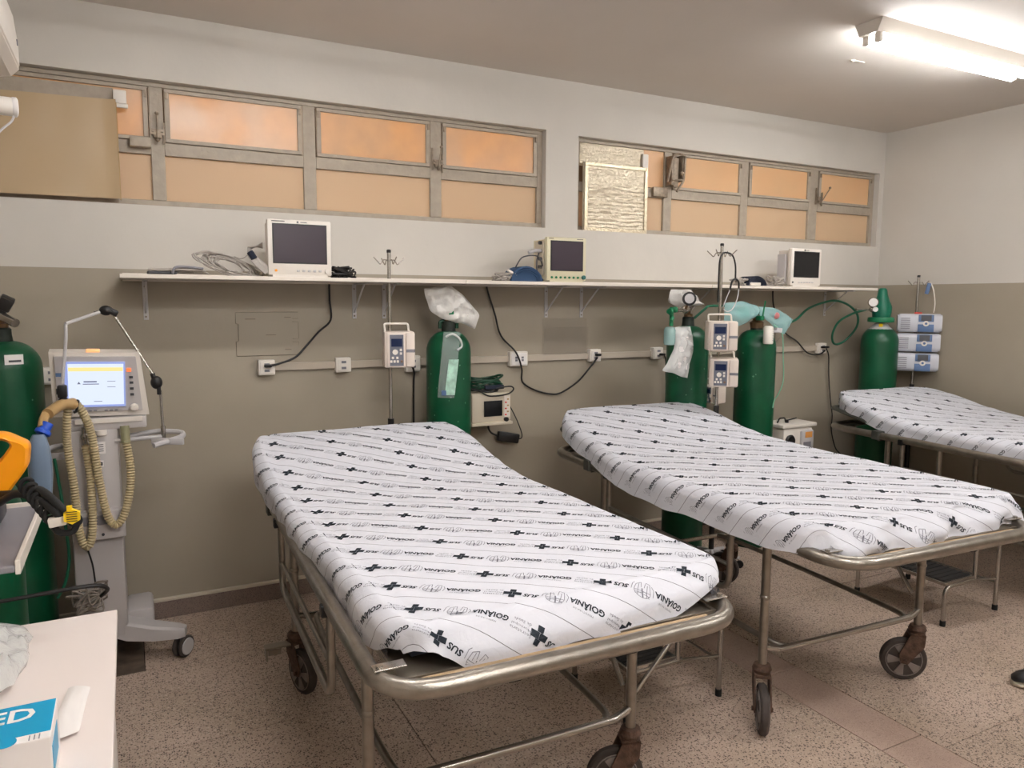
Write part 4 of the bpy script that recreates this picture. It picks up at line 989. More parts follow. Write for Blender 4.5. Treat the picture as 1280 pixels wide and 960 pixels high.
MB().cyl((2.825, -.57, 1.57), (2.825, -.57, 1.46), .012).sph((2.805, -.575, 1.545), .018).sph((2.85, -.57, 1.555), .018).lathe([(.016, 0), (.022, .008), (.016, .016)], (2.805, -.59, 1.545), 12, axis=(-1, -.3, 0)).cyl((2.82, -.59, 1.51), (2.80, -.6, 1.49), .01).build('flow_knob', GREENV, rg)
hm_ = MB().lathe([(.030, 0), (.034, .01), (.034, .085), (.028, .10), (.020, .105)], (2.815, -.57, 1.35), 20).build('humidifier_bottle', mat('aqua_bottle', rgb(176, 210, 206), .25, trans=.4), rg)
MB().tube(smooth_pts([(3.10, -.45, 1.50), (3.16, -.48, 1.56), (3.22, -.45, 1.575), (3.35, -.45, 1.578)], 5), .008, 8).build('green_tube', HOSEG, rg)
tag(MB().pillow([(2.88, -.50, 1.675), (2.865, -.5, 1.63), (2.88, -.5, 1.60), (2.93, -.52, 1.565)], [(3.045, -.48, 1.67), (3.085, -.48, 1.63), (3.125, -.47, 1.595), (3.17, -.47, 1.58)], .11, .016, 18, 16, 5, 20).build('valve_bag', PLASTIC), 'white plastic bag bunched over the valve of the cylinder with the gauge', 'bag')
gb = tag(MB().pillow([(2.84, -.585, 1.455), (2.83, -.6, 1.38), (2.81, -.6, 1.30), (2.745, -.6, 1.205)], [(2.955, -.585, 1.455), (2.97, -.6, 1.36), (2.955, -.6, 1.26), (2.935, -.6, 1.150)], .06, .012, 18, 20, 9, 30).build('glove_bag', CLEARP), 'crumpled clear bag of gloves hanging from the regulator', 'bag')
tag(MB().pillow([(2.845, -.587, 1.43), (2.84, -.6, 1.36), (2.83, -.6, 1.28), (2.81, -.6, 1.22)], [(2.945, -.587, 1.44), (2.955, -.6, 1.36), (2.94, -.6, 1.26), (2.915, -.6, 1.18)], .04, .010, 12, 14, 4, 32).build('gloves', PAPER), 'folded white gloves inside the clear hanging bag', 'gloves')
cy3 = cylinder(3.625, -.45, .127, 'green oxygen cylinder with an aqua plastic bag on its valve, right of the stethoscope stand', 1.44, 4, 3)
MB().lathe([(.04, 1.435), (.045, 1.47), (.02, 1.49), (.018, 1.53), (.03, 1.54), (.012, 1.55)], (3.625, -.45, 0), 16).build('brass_valve', BRASS, cy3)
MB().box((3.60, -.50, 1.50), (.03, .05, .03), bev=.005).cyl((3.60, -.52, 1.50), (3.60, -.54, 1.61), .005).build('flow_valve', GREENV, cy3)
ab_ = root('aqua_bag', (3.6, -.5, 1.53), 'aqua plastic wrapper with a mask draped over the right-centre cylinder valve', 'bag')
MB().pillow([(3.325, -.47, 1.595), (3.43, -.5, 1.605), (3.52, -.5, 1.59), (3.60, -.49, 1.572)], [(3.325, -.47, 1.458), (3.43, -.5, 1.455), (3.53, -.5, 1.495), (3.60, -.49, 1.52)], .08, .008, 14, 16, 2, 25).build('left_wrap', CYANP, ab_)
MB().pillow([(3.60, -.49, 1.575), (3.72, -.49, 1.565), (3.85, -.47, 1.53), (3.955, -.45, 1.487)], [(3.60, -.49, 1.525), (3.68, -.49, 1.48), (3.76, -.48, 1.43), (3.865, -.46, 1.388)], .03, .005, 14, 16, 6, 25).build('right_wrap', CYANP, ab_)
MB().sph((3.46, -.49, 1.53), .05, (1.2, .5, .8)).build('mask', mat('teal_mask', rgb(90, 176, 160), .3), ab_)
MB().sph((3.745, -.50, 1.515), .022, (1.2, .5, 1)).build('pink_print', mat('pink_mark', rgb(190, 120, 120), .5), ab_)
fl_ = root('humidifier_flask', (3.575, -.59, 1.40), 'small white humidifier flask hung on the cylinder with the aqua bag', 'flask')
MB().lathe([(.026, -.055), (.031, -.05), (.031, .045), (.026, .055), (.014, .058)], (3.575, -.60, 1.395), 20).build('bottle', WHITE, fl_)
MB().box((3.62, -.61, 1.42), (.05, .03, .016), bev=.003).box((3.66, -.60, 1.425), (.05, .02, .03), ry=.1, bev=.002).build('side_arm', LGREY, fl_)
mk = MB()
for k in range(6): mk.box((3.585, -.6325, 1.365+k*.014), (.018, .001, .0018))
mk.build('scale_mark', MGREY, fl_, smooth=False)
cord('oxygen_tube', [(3.67, -.55, 1.46), (3.71, -.585, 1.40), (3.73, -.585, 1.25), (3.74, -.585, 1.1), (3.70, -.59, 1.02), (3.66, -.595, .98), (3.64, -.6, .93)], .0035, mat('clear_green_tube', rgb(120, 180, 150), .3), 'thin pale green tube down the front of the cylinder with the aqua bag', 'tube')
cord('oxygen_tube', [(3.87, -.44, 1.39), (3.93, -.3, 1.30), (3.98, -.2, 1.20), (3.95, -.2, 1.08), (3.86, -.25, 1.0), (3.80, -.3, .97)], .0025, GREYCABLE, 'thin clear tube curving right of the cylinder with the aqua bag', 'tube')
cord('power_cable', [(3.80, -.2, 1.25), (3.84, -.2, 1.20), (3.86, -.2, 1.10), (3.83, -.2, 1.0)], .004, BLACK, 'short black cord showing right of the cylinder with the aqua bag')
cy4 = cylinder(5.045, -.30, .130, 'green oxygen cylinder with a tall green valve guard by the right corner', 1.44, 0, 4, neck=False)
MB().lathe([(.085, 1.405), (.06, 1.425), (.05, 1.44), (.02, 1.46)], (5.045, -.30, 0), 20).build('shoulder_label', LGREY, cy4)
MB().lathe([(.062, 1.455), (.092, 1.458), (.094, 1.475), (.09, 1.492), (.060, 1.495)], (5.045, -.30, 0), 24).build('guard_collar', GREENV, cy4)
g4 = MB(); prof = [(1.49, .062, .07), (1.53, .066, .085), (1.57, .06, .10), (1.61, .048, .075), (1.66, .036, .045), (1.70, .030, .034), (1.71, .02, .02)]
vs = []; fs = []
for z, a, b in prof:
    for k in range(20):
        t = 2*PI*k/20; rx_ = a if math.cos(t) < 0 else b; vs.append((5.045+rx_*math.cos(t)*.9, -.30+a*math.sin(t), z))
for i in range(len(prof)-1):
    for k in range(20): fs.append((i*20+k, i*20+(k+1) % 20, (i+1)*20+(k+1) % 20, (i+1)*20+k))
fs.append(tuple((len(prof)-1)*20+k for k in range(20)))
g4.add(vs, fs).build('valve_guard', mat('guard_green', rgb(10, 104, 78), .4, vary=.15), cy4)
gdv = Vector((-.79, -.61, 0)); ps = Vector((5.045, -.30, 1.435))+gdv*.062
MB().box(ps, (.026, .026, .003), rx=PI/2-.6, rz=-.9).build('hazard_diamond', YELLOW, cy4)
r4 = root('oxygen_regulator', (4.9, -.3, 1.56), 'slim regulator with a white round gauge on the cylinder by the right corner', 'regulator')
MB().cyl((5.0, -.30, 1.548), (4.76, -.30, 1.553), .007).sph((4.925, -.31, 1.553), .022).cyl((4.93, -.31, 1.553), (4.925, -.31, 1.585), .009).build('body', STEEL_L, r4)
gx = Vector((4.915, -.325, 1.605)); gd = Vector((-.79, -.61, 0))
MB().lathe([(.036, 0), (.038, .01), (.034, .018)], gx, 22, axis=gd).build('gauge', STEEL_L, r4); MB().lathe([(.030, 0), (.030, .002)], gx+gd*.0185, 22, axis=gd).build('gauge_dial', PAPER, r4)
MB().lathe([(.018, 0), (.018, .01)], Vector((4.93, -.335, 1.553)), 16, axis=gd).build('small_dial', PAPER, r4)
cord('oxygen_hose', [(3.80, -.36, 1.42), (4.0, -.30, 1.44), (4.244, -.21, 1.476), (4.376, -.2, 1.556), (4.539, -.2, 1.602), (4.666, -.2, 1.615), (4.80, -.2, 1.585), (4.905, -.2, 1.515), (4.96, -.16, 1.42), (4.93, -.10, 1.32), (4.85, -.09, 1.285), (4.78, -.10, 1.30), (4.745, -.12, 1.37), (4.76, -.16, 1.46), (4.83, -.22, 1.52), (4.90, -.28, 1.55)], .0085, HOSEG, 'green oxygen hose arching and looping beside the cylinder by the right corner', 'hose')
cy0 = cylinder(-.462, -.32, .138, 'green oxygen cylinder at the far left beside the ventilator', 1.44, 8, 6)
MB().cyl((-.455, -.36, 1.53), (-.40, -.42, 1.50), .018).build('outlet_nipple', STEEL_L, cy0)
MB().box((-.435, -.37, 1.58), (.05, .05, .055), rx=.3, ry=.5, bev=.006).box((-.45, -.36, 1.54), (.03, .03, .05), bev=.004).build('valve_knob', BLACK, cy0)
v_, f_ = cylwrap(-.462, -.32, .138*.93, -1.42, -.93, 1.335, 1.375, .008, .0003, 6, 3); MB().add(v_, f_).build('paper_label', PAPER, cy0)
v_, f_ = cylwrap(-.462, -.32, .138*.93, -1.32, -1.0, 1.345, 1.353, .0095, .0001, 6, 2); MB().add(v_, f_).build('label_text', DGREY, cy0)
cyb = cylinder(-.47, -1.12, .128, 'green oxygen cylinder with a grey shoulder, standing in front at the far left', 1.06, 14, 8)
v_, f_ = cylwrap(-.47, -1.12, .129, -3.3, .4, .80, .93, .001, .0005, 24, 3); MB().add(v_, f_).build('grey_band', MGREY, cyb)
cord('green_tube', [(-.29, -.5, .95), (-.275, -.5, .8), (-.265, -.5, .65), (-.26, -.5, .52), (-.28, -.5, .42), (-.31, -.5, .36)], .006, HOSEG, 'thin green tube hanging between the left cylinder and the ventilator', 'tube')

# ------------------------------------------------------------------ drip stands and pumps
def stand(x, y, ztop_, label, hooks=4, hw=.075, ang0=.3, br=.17):
    r = root('drip_stand', (x, y, 0), label, 'drip stand', 'drip stands along the back wall')
    MB().cyl((x, y, .08), (x, y, ztop_), .0095, 12).build('pole', STEEL_L, r)
    MB().cyl((x, y, .1), (x, y, .985), .0165, 12).build('sleeve', BLACK, r)
    MB().lathe([(.011, 0), (.012, .012), (.009, .016)], (x, y, ztop_-.004), 12).build('pole_cap', BLACK, r)
    for k in range(hooks):
        a = ang0+2*PI*k/hooks; d_ = Vector((math.cos(a), math.sin(a), 0)); c = Vector((x, y, ztop_-.045))
        MB().tube(smooth_pts([c, c+d_*hw*.35+Vector((0, 0, .004)), c+d_*hw*.55+Vector((0, 0, -.018)), c+d_*hw*.75+Vector((0, 0, -.004)), c+d_*hw+Vector((0, 0, .016))], 5), .0028, 8).build('hook', STEEL_L, r)
    for k in range(5):
        a = .4+2*PI*k/5; d_ = Vector((math.cos(a), math.sin(a), 0)); c = Vector((x, y, .09))
        MB().tube([c, c+d_*br+Vector((0, 0, -.03))], .012, 8).build('base_leg', LGREY, r)
        MB().lathe([(.022, -.01), (.024, 0), (.022, .01)], c+d_*br+Vector((0, 0, -.066)), 14, axis=(-d_.y, d_.x, 0)).build('base_wheel', BLACKM, r)
    return r
def pump(x, y, z, rz, label, w_=.150, h=.180, dep=.13):
    """infusion pump; built facing -y at the origin, then turned"""
    r = root('infusion_pump', (0, 0, 0), label, 'infusion pump', 'infusion pumps on drip stands'); lw = w_*.60
    MB().box((0, 0, h/2), (w_, dep, h), bev=.008).build('case', PUMPW, r)
    MB().box((-w_/2+lw/2+.012, -dep/2-.004, h/2), (lw, .012, h*.97), bev=.004).build('front_panel', PUMPW, r)
    MB().box((-w_/2+lw/2+.014, -dep/2-.0115, h/2-.002), (lw-.022, .004, h*.86), bev=.001).build('keypad_panel', MGREY2, r, smooth=False)
    MB().box((-w_/2+lw/2+.014, -dep/2-.0142, h*.70), (lw-.036, .002, h*.22)).build('display', NAVY, r, smooth=False)
    cx_ = -w_/2+lw/2+.006
    MB().cyl((cx_, -dep/2-.0135, h*.44), (cx_, -dep/2-.017, h*.44), .014, 8).build('arrow_key', WHITE, r)
    k_ = 0
    for (a, b) in ((.028, .50), (.028, .40), (-.012, .28), (.010, .28), (-.020, .18), (-.004, .18), (.012, .18)):
        MB().box((cx_+a, -dep/2-.0145, h*b), (.011, .003, .012), bev=.001).build('key', WHITE, r); k_ += 1
    MB().box((cx_+.032, -dep/2-.0145, h*.18), (.011, .003, .012), bev=.001).build('stop_key', mat('brown_key', rgb(120, 92, 74), .5), r)
    dw = w_-lw-.016
    MB().box((w_/2-dw/2, -dep/2-.002, h/2), (dw, .012, h*.93), bev=.004).build('door', PUMPW, r)
    MB().box((w_/2-dw/2, -dep/2-.009, h*.47), (dw*.98, .003, h*.085)).build('door_stripe', MGREY, r, smooth=False)
    MB().tube(fillet([(-w_*.44, 0, h-.005), (-w_*.47, 0, h+.038), (w_*.33, 0, h+.038), (w_*.36, 0, h-.005)], .012, 4), .0055, 8).build('handle', WHITE, r)
    MB().box((0, dep/2+.012, h*.5), (.05, .03, .05), bev=.004).build('pole_clamp', DGREY, r)
    r.location = (x, y, z); r.rotation_euler = (0, 0, rz); return r
MGREY2 = mat('keypad_grey', rgb(104, 106, 116), .45)
stand(1.205, -.30, 1.846, 'drip stand with one infusion pump, behind the head of the nearest gurney', 4, .085, .15)
pump(1.218, -.395, 1.265, -.22, 'infusion pump alone on the left drip stand')
stand(3.115, -.655, 1.930, 'drip stand carrying two pumps and a stethoscope, by the middle gurney', 4, .09, .45)
pump(3.055, -.735, 1.322, -.55, 'upper infusion pump on the drip stand with the stethoscope', .162, .170)
pump(3.085, -.735, 1.112, -.72, 'infusion pump just below the upper one on the stethoscope stand', .160, .165)
p3 = pump(3.235, -.50, .975, -1.3, 'small lower infusion pump peeking out below the other two', .12, .11, .09)
st_ = root('stethoscope', (3.115, -.655, 1.88), 'black stethoscope hanging from the hooks of the two-pump drip stand', 'stethoscope')
MB().tube(smooth_pts([(3.085, -.67, 1.60), (3.075, -.68, 1.75), (3.070, -.69, 1.84), (3.105, -.68, 1.885), (3.15, -.70, 1.875), (3.18, -.70, 1.82), (3.185, -.70, 1.74)], 6), .005, 8).build('rubber_tube', BLACK, st_)
MB().tube(smooth_pts([(3.145, -.70, 1.67), (3.16, -.70, 1.72), (3.185, -.70, 1.735), (3.21, -.70, 1.72), (3.215, -.70, 1.68)], 6), .0055, 8).build('yoke', BLACK, st_)
MB().tube(smooth_pts([(3.145, -.70, 1.67), (3.12, -.70, 1.62), (3.095, -.70, 1.57)], 5), .003, 8).tube(smooth_pts([(3.215, -.70, 1.68), (3.205, -.70, 1.62), (3.17, -.70, 1.56), (3.13, -.70, 1.545), (3.10, -.70, 1.56)], 5), .003, 8).build('ear_tube', LGREY, st_)
s3 = stand(5.312, -.40, 1.798, 'drip stand with three stacked rounded pumps in the right corner', 2, .07, -.9, .045)
for k in range(3):
    lab = ['lowest', 'middle', 'top'][k]+' rounded grey and blue pump of the stack in the right corner'
    r = root('syringe_pump', (0, 0, 0), lab, 'infusion pump', 'stacked rounded pumps'); h = .138; w_ = .28; dep = .115
    poly = []
    for i in range(24):
        a = 2*PI*i/24; ca, sa = math.cos(a), math.sin(a)
        poly.append((dep/2*abs(ca)**.55*(1 if ca > 0 else -1), h/2+h/2*abs(sa)**.6*(1 if sa > 0 else -1)))
    MB().prism(poly, -w_/2+.012, w_/2, plane='yz').build('case', LGREYB, r) if k else MB().prism(poly, -w_/2+.012, w_/2, plane='yz').build('case', mat('pale_grey_case', rgb(200, 200, 206), .4), r)
    if k == 0: LGREYB = r.children[0].data.materials[0]
    poly2 = [(a*.86, h/2+(b-h/2)*.9) for a, b in poly]
    for a_, b_ in ((-w_/2, -w_/2+.014), (w_/2, w_/2+.012)): MB().prism(poly2, a_, b_, plane='yz').build('end_cap', LGREYB, r)
    ri = MB()
    for j in range(6): ri.box((-w_/2+.05, -dep/2-.001, .03+j*.015), (.062, .006, .005), bev=.001)
    ri.build('ribbed_panel', MGREY, r)
    MB().box((.045, -dep/2-.001, h*.76), (.10, .008, .052), rx=-.12, bev=.003).build('display_rim', BLUEP, r)
    MB().box((.045, -dep/2-.005, h*.77), (.068, .006, .042), rx=-.12).build('display', DGREY, r, smooth=False)
    MB().box((.045, -dep/2-.001, h*.24), (.105, .006, .056), bev=.003).build('blue_panel', BLUEP, r)
    MB().cyl((.045, -dep/2-.001, h*.48), (.045, -dep/2-.008, h*.48), .020, 20).build('round_key', WHITE, r)
    MB().cyl((.045, -dep/2-.008, h*.48), (.045, -dep/2-.0095, h*.48), .009, 12).build('key_symbol', BLUEP, r)
    if k == 2: MB().b2(-.03, .02, -.02, .01, h-.004, h+.012, bev=.004).build('alarm_light', REDP, r)
    r.location = (5.262-.007*(2-k), -.455+.001*k, 1.092+k*.146); r.rotation_euler = (0, 0, -.88)
MB().box((5.354, -.45, 1.71), (.028, .02, .085), ry=.2, rz=-.9, bev=.006).build('pole_tag', BLUEP, s3)
MB().tube(smooth_pts([(5.365, -.46, 1.755), (5.375, -.48, 1.70), (5.372, -.50, 1.60), (5.365, -.50, 1.53)], 5), .0045, 8).build('white_lead', WHITE, s3)

# ------------------------------------------------------------------ small beige monitor on a wall arm, with coiled hoses and adapter
sm = root('small_monitor', (1.85, -.12, .895), 'small beige monitor on the wall behind the cylinder of the nearest gurney', 'monitor')
MB().b2(1.715, 1.965, -.20, -.03, .905, 1.075, bev=.01).build('case', CREAM, sm)
MB().b2(1.71, 1.97, -.215, -.02, .888, .906, bev=.004).build('tray', CREAM, sm)
MB().b2(1.790, 1.905, -.206, -.2, .940, 1.03).build('screen', SCREENB, sm, smooth=False)
MB().b2(1.918, 1.955, -.204, -.199, .93, 1.055, bev=.001).build('key_strip', WHITE, sm, smooth=False)
for k in range(6): MB().box((1.928+.014*(k % 2), -.206, .945+k*.018), (.010, .004, .008)).build('key', AMBER if k % 2 else REDP, sm)
MB().cyl((1.93, -.2, .918), (1.93, -.215, .918), .013, 14).build('knob', BLACK, sm)
MB().b2(1.80, 1.88, -.03, -.0005, .88, 1.0).build('wall_mount', STEEL, sm, smooth=False)
hc = root('hose_coil', (1.83, -.12, 1.08), 'coiled dark green and blue hoses lying on the small beige monitor', 'hose'); mb = MB(); mb2 = MB()
rnd = random.Random(4)
for k in range(9):
    rx_ = rnd.uniform(.085, .115); ry_ = rnd.uniform(.05, .075); zc = 1.084+k*.009; cx_ = 1.82+rnd.uniform(-.012, .012)
    P = [(cx_+rx_*math.cos(2*PI*i/14), -.12+ry_*math.sin(2*PI*i/14), zc+.012*math.sin(2*PI*i/14*2+k)+rnd.uniform(-.003, .003)) for i in range(14)]
    (mb if k > 2 else mb2).tube(smooth_pts(P, 3, closed=True), .0062, 8, closed=True)
mb.build('green_coil', GREEND, hc); mb2.build('black_coil', BLACK, hc)
MB().b2(1.80, 1.92, -.2, -.16, 1.095, 1.118, bev=.004).build('blue_sheath', DKCUFF, hc)
MB().tube(smooth_pts([(1.87, -.2, 1.10), (1.95, -.215, 1.11), (1.975, -.21, 1.09), (1.93, -.215, 1.065), (1.82, -.215, 1.06), (1.76, -.21, 1.09)], 6), .0045, 8).build('loose_loop', BLACK, hc)
pa = root('power_adapter', (2.02, -.03, .77), 'black power adapter hanging on its cord below the small beige monitor', 'adapter')
MB().box((2.025, -.045, .777), (.145, .035, .058), ry=.20, bev=.008).build('brick', BLACK, pa)
MB().tube(smooth_pts([(1.875, -.12, .90), (1.88, -.07, .86), (1.91, -.045, .815), (1.96, -.045, .79)], 5), .006, 8).build('short_cord', BLACK, pa)
MB().tube(smooth_pts([(2.095, -.045, .762), (2.118, -.045, .765), (2.118, -.045, .80), (2.08, -.045, .89), (2.03, -.06, .97), (1.975, -.12, 1.03)], 5), .0035, 8).build('long_cord', BLACK, pa)

# ------------------------------------------------------------------ suction unit
su = root('suction_unit', (4.11, -.32, .6), 'white portable suction unit with an orange sticker between the middle and farthest gurneys', 'suction unit')
MB().b2(3.95, 4.235, -.42, -.24, .45, .742, bev=.02).build('case', WHITE, su)
MB().b2(3.93, 4.26, -.43, -.22, .742, .768, bev=.006).build('lid', WHITE, su)
MB().box((4.165, -.425, .60), (.12, .03, .24), bev=.012).build('front_tank', LGREY, su)
MB().b2(4.135, 4.20, -.4435, -.4405, .67, .71).build('orange_sticker', mat('orange_sticker', rgb(226, 156, 84), .6), su, smooth=False)
MB().b2(4.12, 4.19, -.4435, -.4405, .60, .64).build('grey_label', MGREY, su, smooth=False)
MB().lathe([(.040, 0), (.044, .01), (.036, .02)], (4.005, -.42, .655), 20, axis=(0, -1, 0)).build('dial', BLACK, su)
MB().tube(fillet([(3.98, -.33, .768), (4.0, -.33, .80), (4.05, -.33, .80), (4.06, -.33, .768)], .01, 4), .005, 8).cyl((4.05, -.35, .765), (4.05, -.35, .79), .012).tube([(4.05, -.35, .785), (4.14, -.35, .795)], .005, 8).build('carry_handle', BLACK, su)
MB().cyl((4.0, -.33, 0), (4.0, -.33, .45), .015).cyl((4.19, -.33, 0), (4.19, -.33, .45), .015).b2(3.94, 4.25, -.40, -.26, .435, .452).build('stand_frame', LGREY, su)

# ------------------------------------------------------------------ ventilator
ve = root('ventilator', (-.15, -.45, 0), 'grey hospital ventilator on a wheeled column with a lit screen, left of the gurneys', 'ventilator')
MB().b2(-.245, -.055, -.50, -.28, .14, 1.06, bev=.012).build('column', VGREY, ve)
MB().b2(-.243, -.045, -.535, -.49, .595, .72, bev=.008).build('column_box', VGREY, ve)
MB().b2(-.20, -.10, -.5385, -.53, .66, .70, bev=.002).build('box_slot', MGREY, ve, smooth=False)
for k in range(2): MB().cyl((-.165+.035*k, -.535, .618), (-.165+.035*k, -.540, .618), .006, 10).build('port', DGREY, ve)
MB().b2(-.165, -.105, -.5025, -.4995, .955, 1.005).b2(-.15, -.115, -.5025, -.4995, .90, .925).build('sticker', PAPER, ve, smooth=False)
st2 = MB(); 
for k in range(4): st2.b2(-.158, -.112, -.5035, -.502, .965+k*.009, .968+k*.009)
st2.b2(-.147, -.118, -.5035, -.502, .905, .92); st2.build('sticker_text', DGREY, ve, smooth=False)
# tilted head with screen: local frame
hd = Matrix.Translation((-.115, -.50, 1.235)) @ Matrix.Rotation(.03, 4, 'Y') @ Matrix.Rotation(D(10), 4, 'X')
def hbox(x0, x1, z0, z1, y0, y1, name, m, bev=0, prism=None):
    mb = MB()
    if prism: mb.prism(prism, y0, y1)
    else: mb.b2(x0, x1, y0, y1, z0, z1, bev=bev)
    mb.v = [tuple(hd @ Vector(v)) for v in mb.v]; return mb.build(name, m, ve, smooth=bev > 0)
tz = .148; bz = -.125
hbox(0, 0, 0, 0, 0, .06, 'head_shell', WHITE, prism=[(-.165, bz), (.185, bz), (.150, tz), (-.175, tz)])
hbox(0, 0, 0, 0, -.010, .002, 'bezel', VGREY, prism=[(-.148, bz+.024), (.160, bz+.024), (.136, tz-.016), (-.156, tz-.016)])
hbox(-.122, .096, -.080, .112, -.016, -.011, 'screen_glass', SCREENBL)
hbox(-.110, .090, -.070, .104, -.0185, -.0155, 'screen', SCREENW)
hbox(-.108, .088, .074, .090, -.0205, -.018, 'yellow_bar', SCREENY)
mb = MB(); mb.b2(-.055, -.008, -.021, -.018, .027, .032); mb.b2(-.058, .0, -.021, -.018, .018, .021); mb.b2(-.02, .01, -.021, -.018, -.056, -.054); mb.prism([(-.078, .020), (-.066, .020), (-.072, .030)], -.021, -.018); mb.b2(.03, .06, -.021, -.018, .03, .0315); mb.b2(.03, .06, -.021, -.018, .006, .0075)
mb.v = [tuple(hd @ Vector(v)) for v in mb.v]; mb.build('screen_text', SCREENG, ve, smooth=False)
hbox(-.152, -.128, .05, .065, -.0145, -.011, 'blue_key', BLUEP)
for k, (z_, m_) in enumerate(((.078, None), (.045, 1), (.022, 1), (-.004, 1), (-.03, 1))):
    if m_: hbox(.110+.001*k, .124+.001*k, z_-.005, z_+.005, -.0145, -.011, 'key', DGREY)
hbox(.102, .118, .070, .084, -.0145, -.011, 'alarm_key', mat('lit_alarm_key', rgb(240, 110, 60), .3, emit=rgb(255, 110, 60), estr=1.0))
for k in range(6): hbox(-.06+k*.019+(.02 if k > 2 else 0), -.048+k*.019+(.02 if k > 2 else 0), -.100, -.094, -.0145, -.011, 'key', MGREY)
mb = MB().lathe([(.016, 0), (.017, .008), (.012, .016)], (.128, -.012, -.086), 20, axis=(0, -1, 0)); mb.v = [tuple(hd @ Vector(v)) for v in mb.v]; mb.build('control_knob', WHITE, ve)
mb = MB().b2(-.045, .005, .0, .03, tz-.002, tz+.010, bev=.004); mb.v = [tuple(hd @ Vector(v)) for v in mb.v]; mb.build('alarm_lens', ORANGEL, ve)
MB().b2(-.235, .055, -.50, -.33, 1.055, 1.105, bev=.006).build('connector_block', VGREY, ve)
MB().b2(-.21, .04, -.507, -.50, 1.085, 1.105).build('port_strip', WHITE, ve, smooth=False)
MB().cyl((-.118, -.50, 1.055), (-.118, -.50, 1.035), .022, 20).build('exhaust_port', WHITE, ve)
MB().cyl((-.175, -.52, 1.075), (-.175, -.52, 1.03), .012).sph((-.175, -.52, 1.035), .018).cyl((-.175, -.52, 1.03), (-.170, -.52, .99), .014).build('inlet_filter', STEEL_L, ve)
MB().cyl((-.03, -.52, 1.07), (-.028, -.53, 1.0), .018, 14).build('hose_socket', mat('olive_cuff', rgb(140, 136, 104), .5), ve)
MB().tube(fillet([(-.07, -.42, 1.0), (.10, -.42, 1.022), (.195, -.47, 1.018), (.195, -.53, 1.008), (.075, -.60, .99)], .03, 4), .012, 8).tube([(-.07, -.50, 1.005), (.12, -.50, 1.01)], .009, 8).build('side_rail', LGREY, ve)
MB().box((.130, -.565, .998), (.14, .012, .028), rz=-.52, bev=.003).build('rail_end', LGREY, ve)
MB().tube(fillet([(-.24, -.40, .985), (-.30, -.42, .985), (-.33, -.50, .98)], .02, 4), .011, 8).box((-.285, -.46, .95), (.07, .012, .03), bev=.003).build('left_rail', LGREY, ve)
# jointed support arm
MB().cyl((.117, -.5, 1.0), (.117, -.5, 1.055), .010, 12).cyl((.1165, -.5, 1.05), (.113, -.5, 1.21), .0062, 10).build('arm_post', STEEL_L, ve)
MB().sph((.100, -.5, 1.245), .024, (1, .8, 1.2)).box((.108, -.5, 1.215), (.016, .02, .045), bev=.003).cyl((.085, -.5, 1.285), (.095, -.5, 1.25), .010).build('elbow_joint', BLACK, ve)
# positions of joints
E = [(.085, -.5, 1.285), (-.052, -.5, 1.533), (-.098, -.5, 1.543), (-.219, -.5, 1.498)]
ve_arm = MB().tube([(.088, -.5, 1.28), (-.048, -.5, 1.535)], .0052, 8).build('upper_arm', STEEL_L, ve)
MB().sph((-.075, -.5, 1.552), .022, (1.2, .8, .95)).box((-.055, -.5, 1.548), (.05, .026, .026), ry=.5, bev=.005).box((-.105, -.5, 1.545), (.03, .016, .014), ry=-.3, bev=.003).build('elbow_joint', BLACK, ve)
MB().tube(smooth_pts([(-.10, -.51, 1.545), (-.213, -.63, 1.503)], 2), .0065, 8).tube(smooth_pts([(-.213, -.63, 1.503), (-.216, -.63, 1.44), (-.228, -.63, 1.34), (-.236, -.63, 1.27)], 5), .0062, 8).build('fore_arm', LGREY, ve)
MB().box((-.238, -.63, 1.238), (.034, .03, .05), bev=.006).cyl((-.258, -.63, 1.238), (-.242, -.63, 1.238), .012).sph((-.236, -.63, 1.198), .019).build('tube_clamp', BLACK, ve)
MB().tube(fillet([(-.200, -.62, 1.195), (-.185, -.62, 1.20), (-.195, -.62, 1.155), (-.205, -.62, 1.15)], .008, 3), .005, 8).build('hose_hook', BLACK, ve)
def corrugated(name, pts, r_, m, parent, pitch=.0115):
    P = smooth_pts(pts, 24); out = []; rad = []; acc = 0; seg = []
    L = [0]
    for a, b in zip(P[:-1], P[1:]): L.append(L[-1]+(b-a).length)
    n = int(L[-1]/(pitch/4)); j = 0
    for k in range(n+1):
        s_ = L[-1]*k/n
        while j < len(L)-2 and L[j+1] < s_: j += 1
        t = (s_-L[j])/max(1e-9, L[j+1]-L[j]); out.append(P[j].lerp(P[j+1], t)); rad.append(r_*(1+.12*math.cos(2*PI*k/4)))
    return MB().tube(out, r_, 12, rad=rad).build(name, m, parent)
bc = root('breathing_circuit', (-.2, -.56, 1.17), 'tan corrugated breathing hoses looping in front of the ventilator', 'hose')
corrugated('long_hose', [(-.198, -.61, 1.185), (-.176, -.60, 1.150), (-.150, -.57, 1.05), (-.132, -.57, .86), (-.110, -.57, .71), (-.081, -.57, .662), (-.048, -.56, .70), (-.022, -.55, .80), (-.016, -.54, .90), (-.028, -.53, 1.01)], .0155, TAN, bc)
corrugated('short_hose', [(-.222, -.61, 1.180), (-.232, -.60, 1.10), (-.236, -.57, 1.0), (-.222, -.57, .84), (-.214, -.57, .66), (-.193, -.57, .585), (-.170, -.57, .62), (-.162, -.56, .75), (-.166, -.55, .90), (-.176, -.53, 1.0)], .0150, TAN, bc)
MB().tube(smooth_pts([(-.208, -.62, 1.187), (-.245, -.65, 1.187), (-.283, -.72, 1.165)], 5), .021, 12).sph((-.208, -.615, 1.185), .024).build('wye_piece', AMBER, bc)
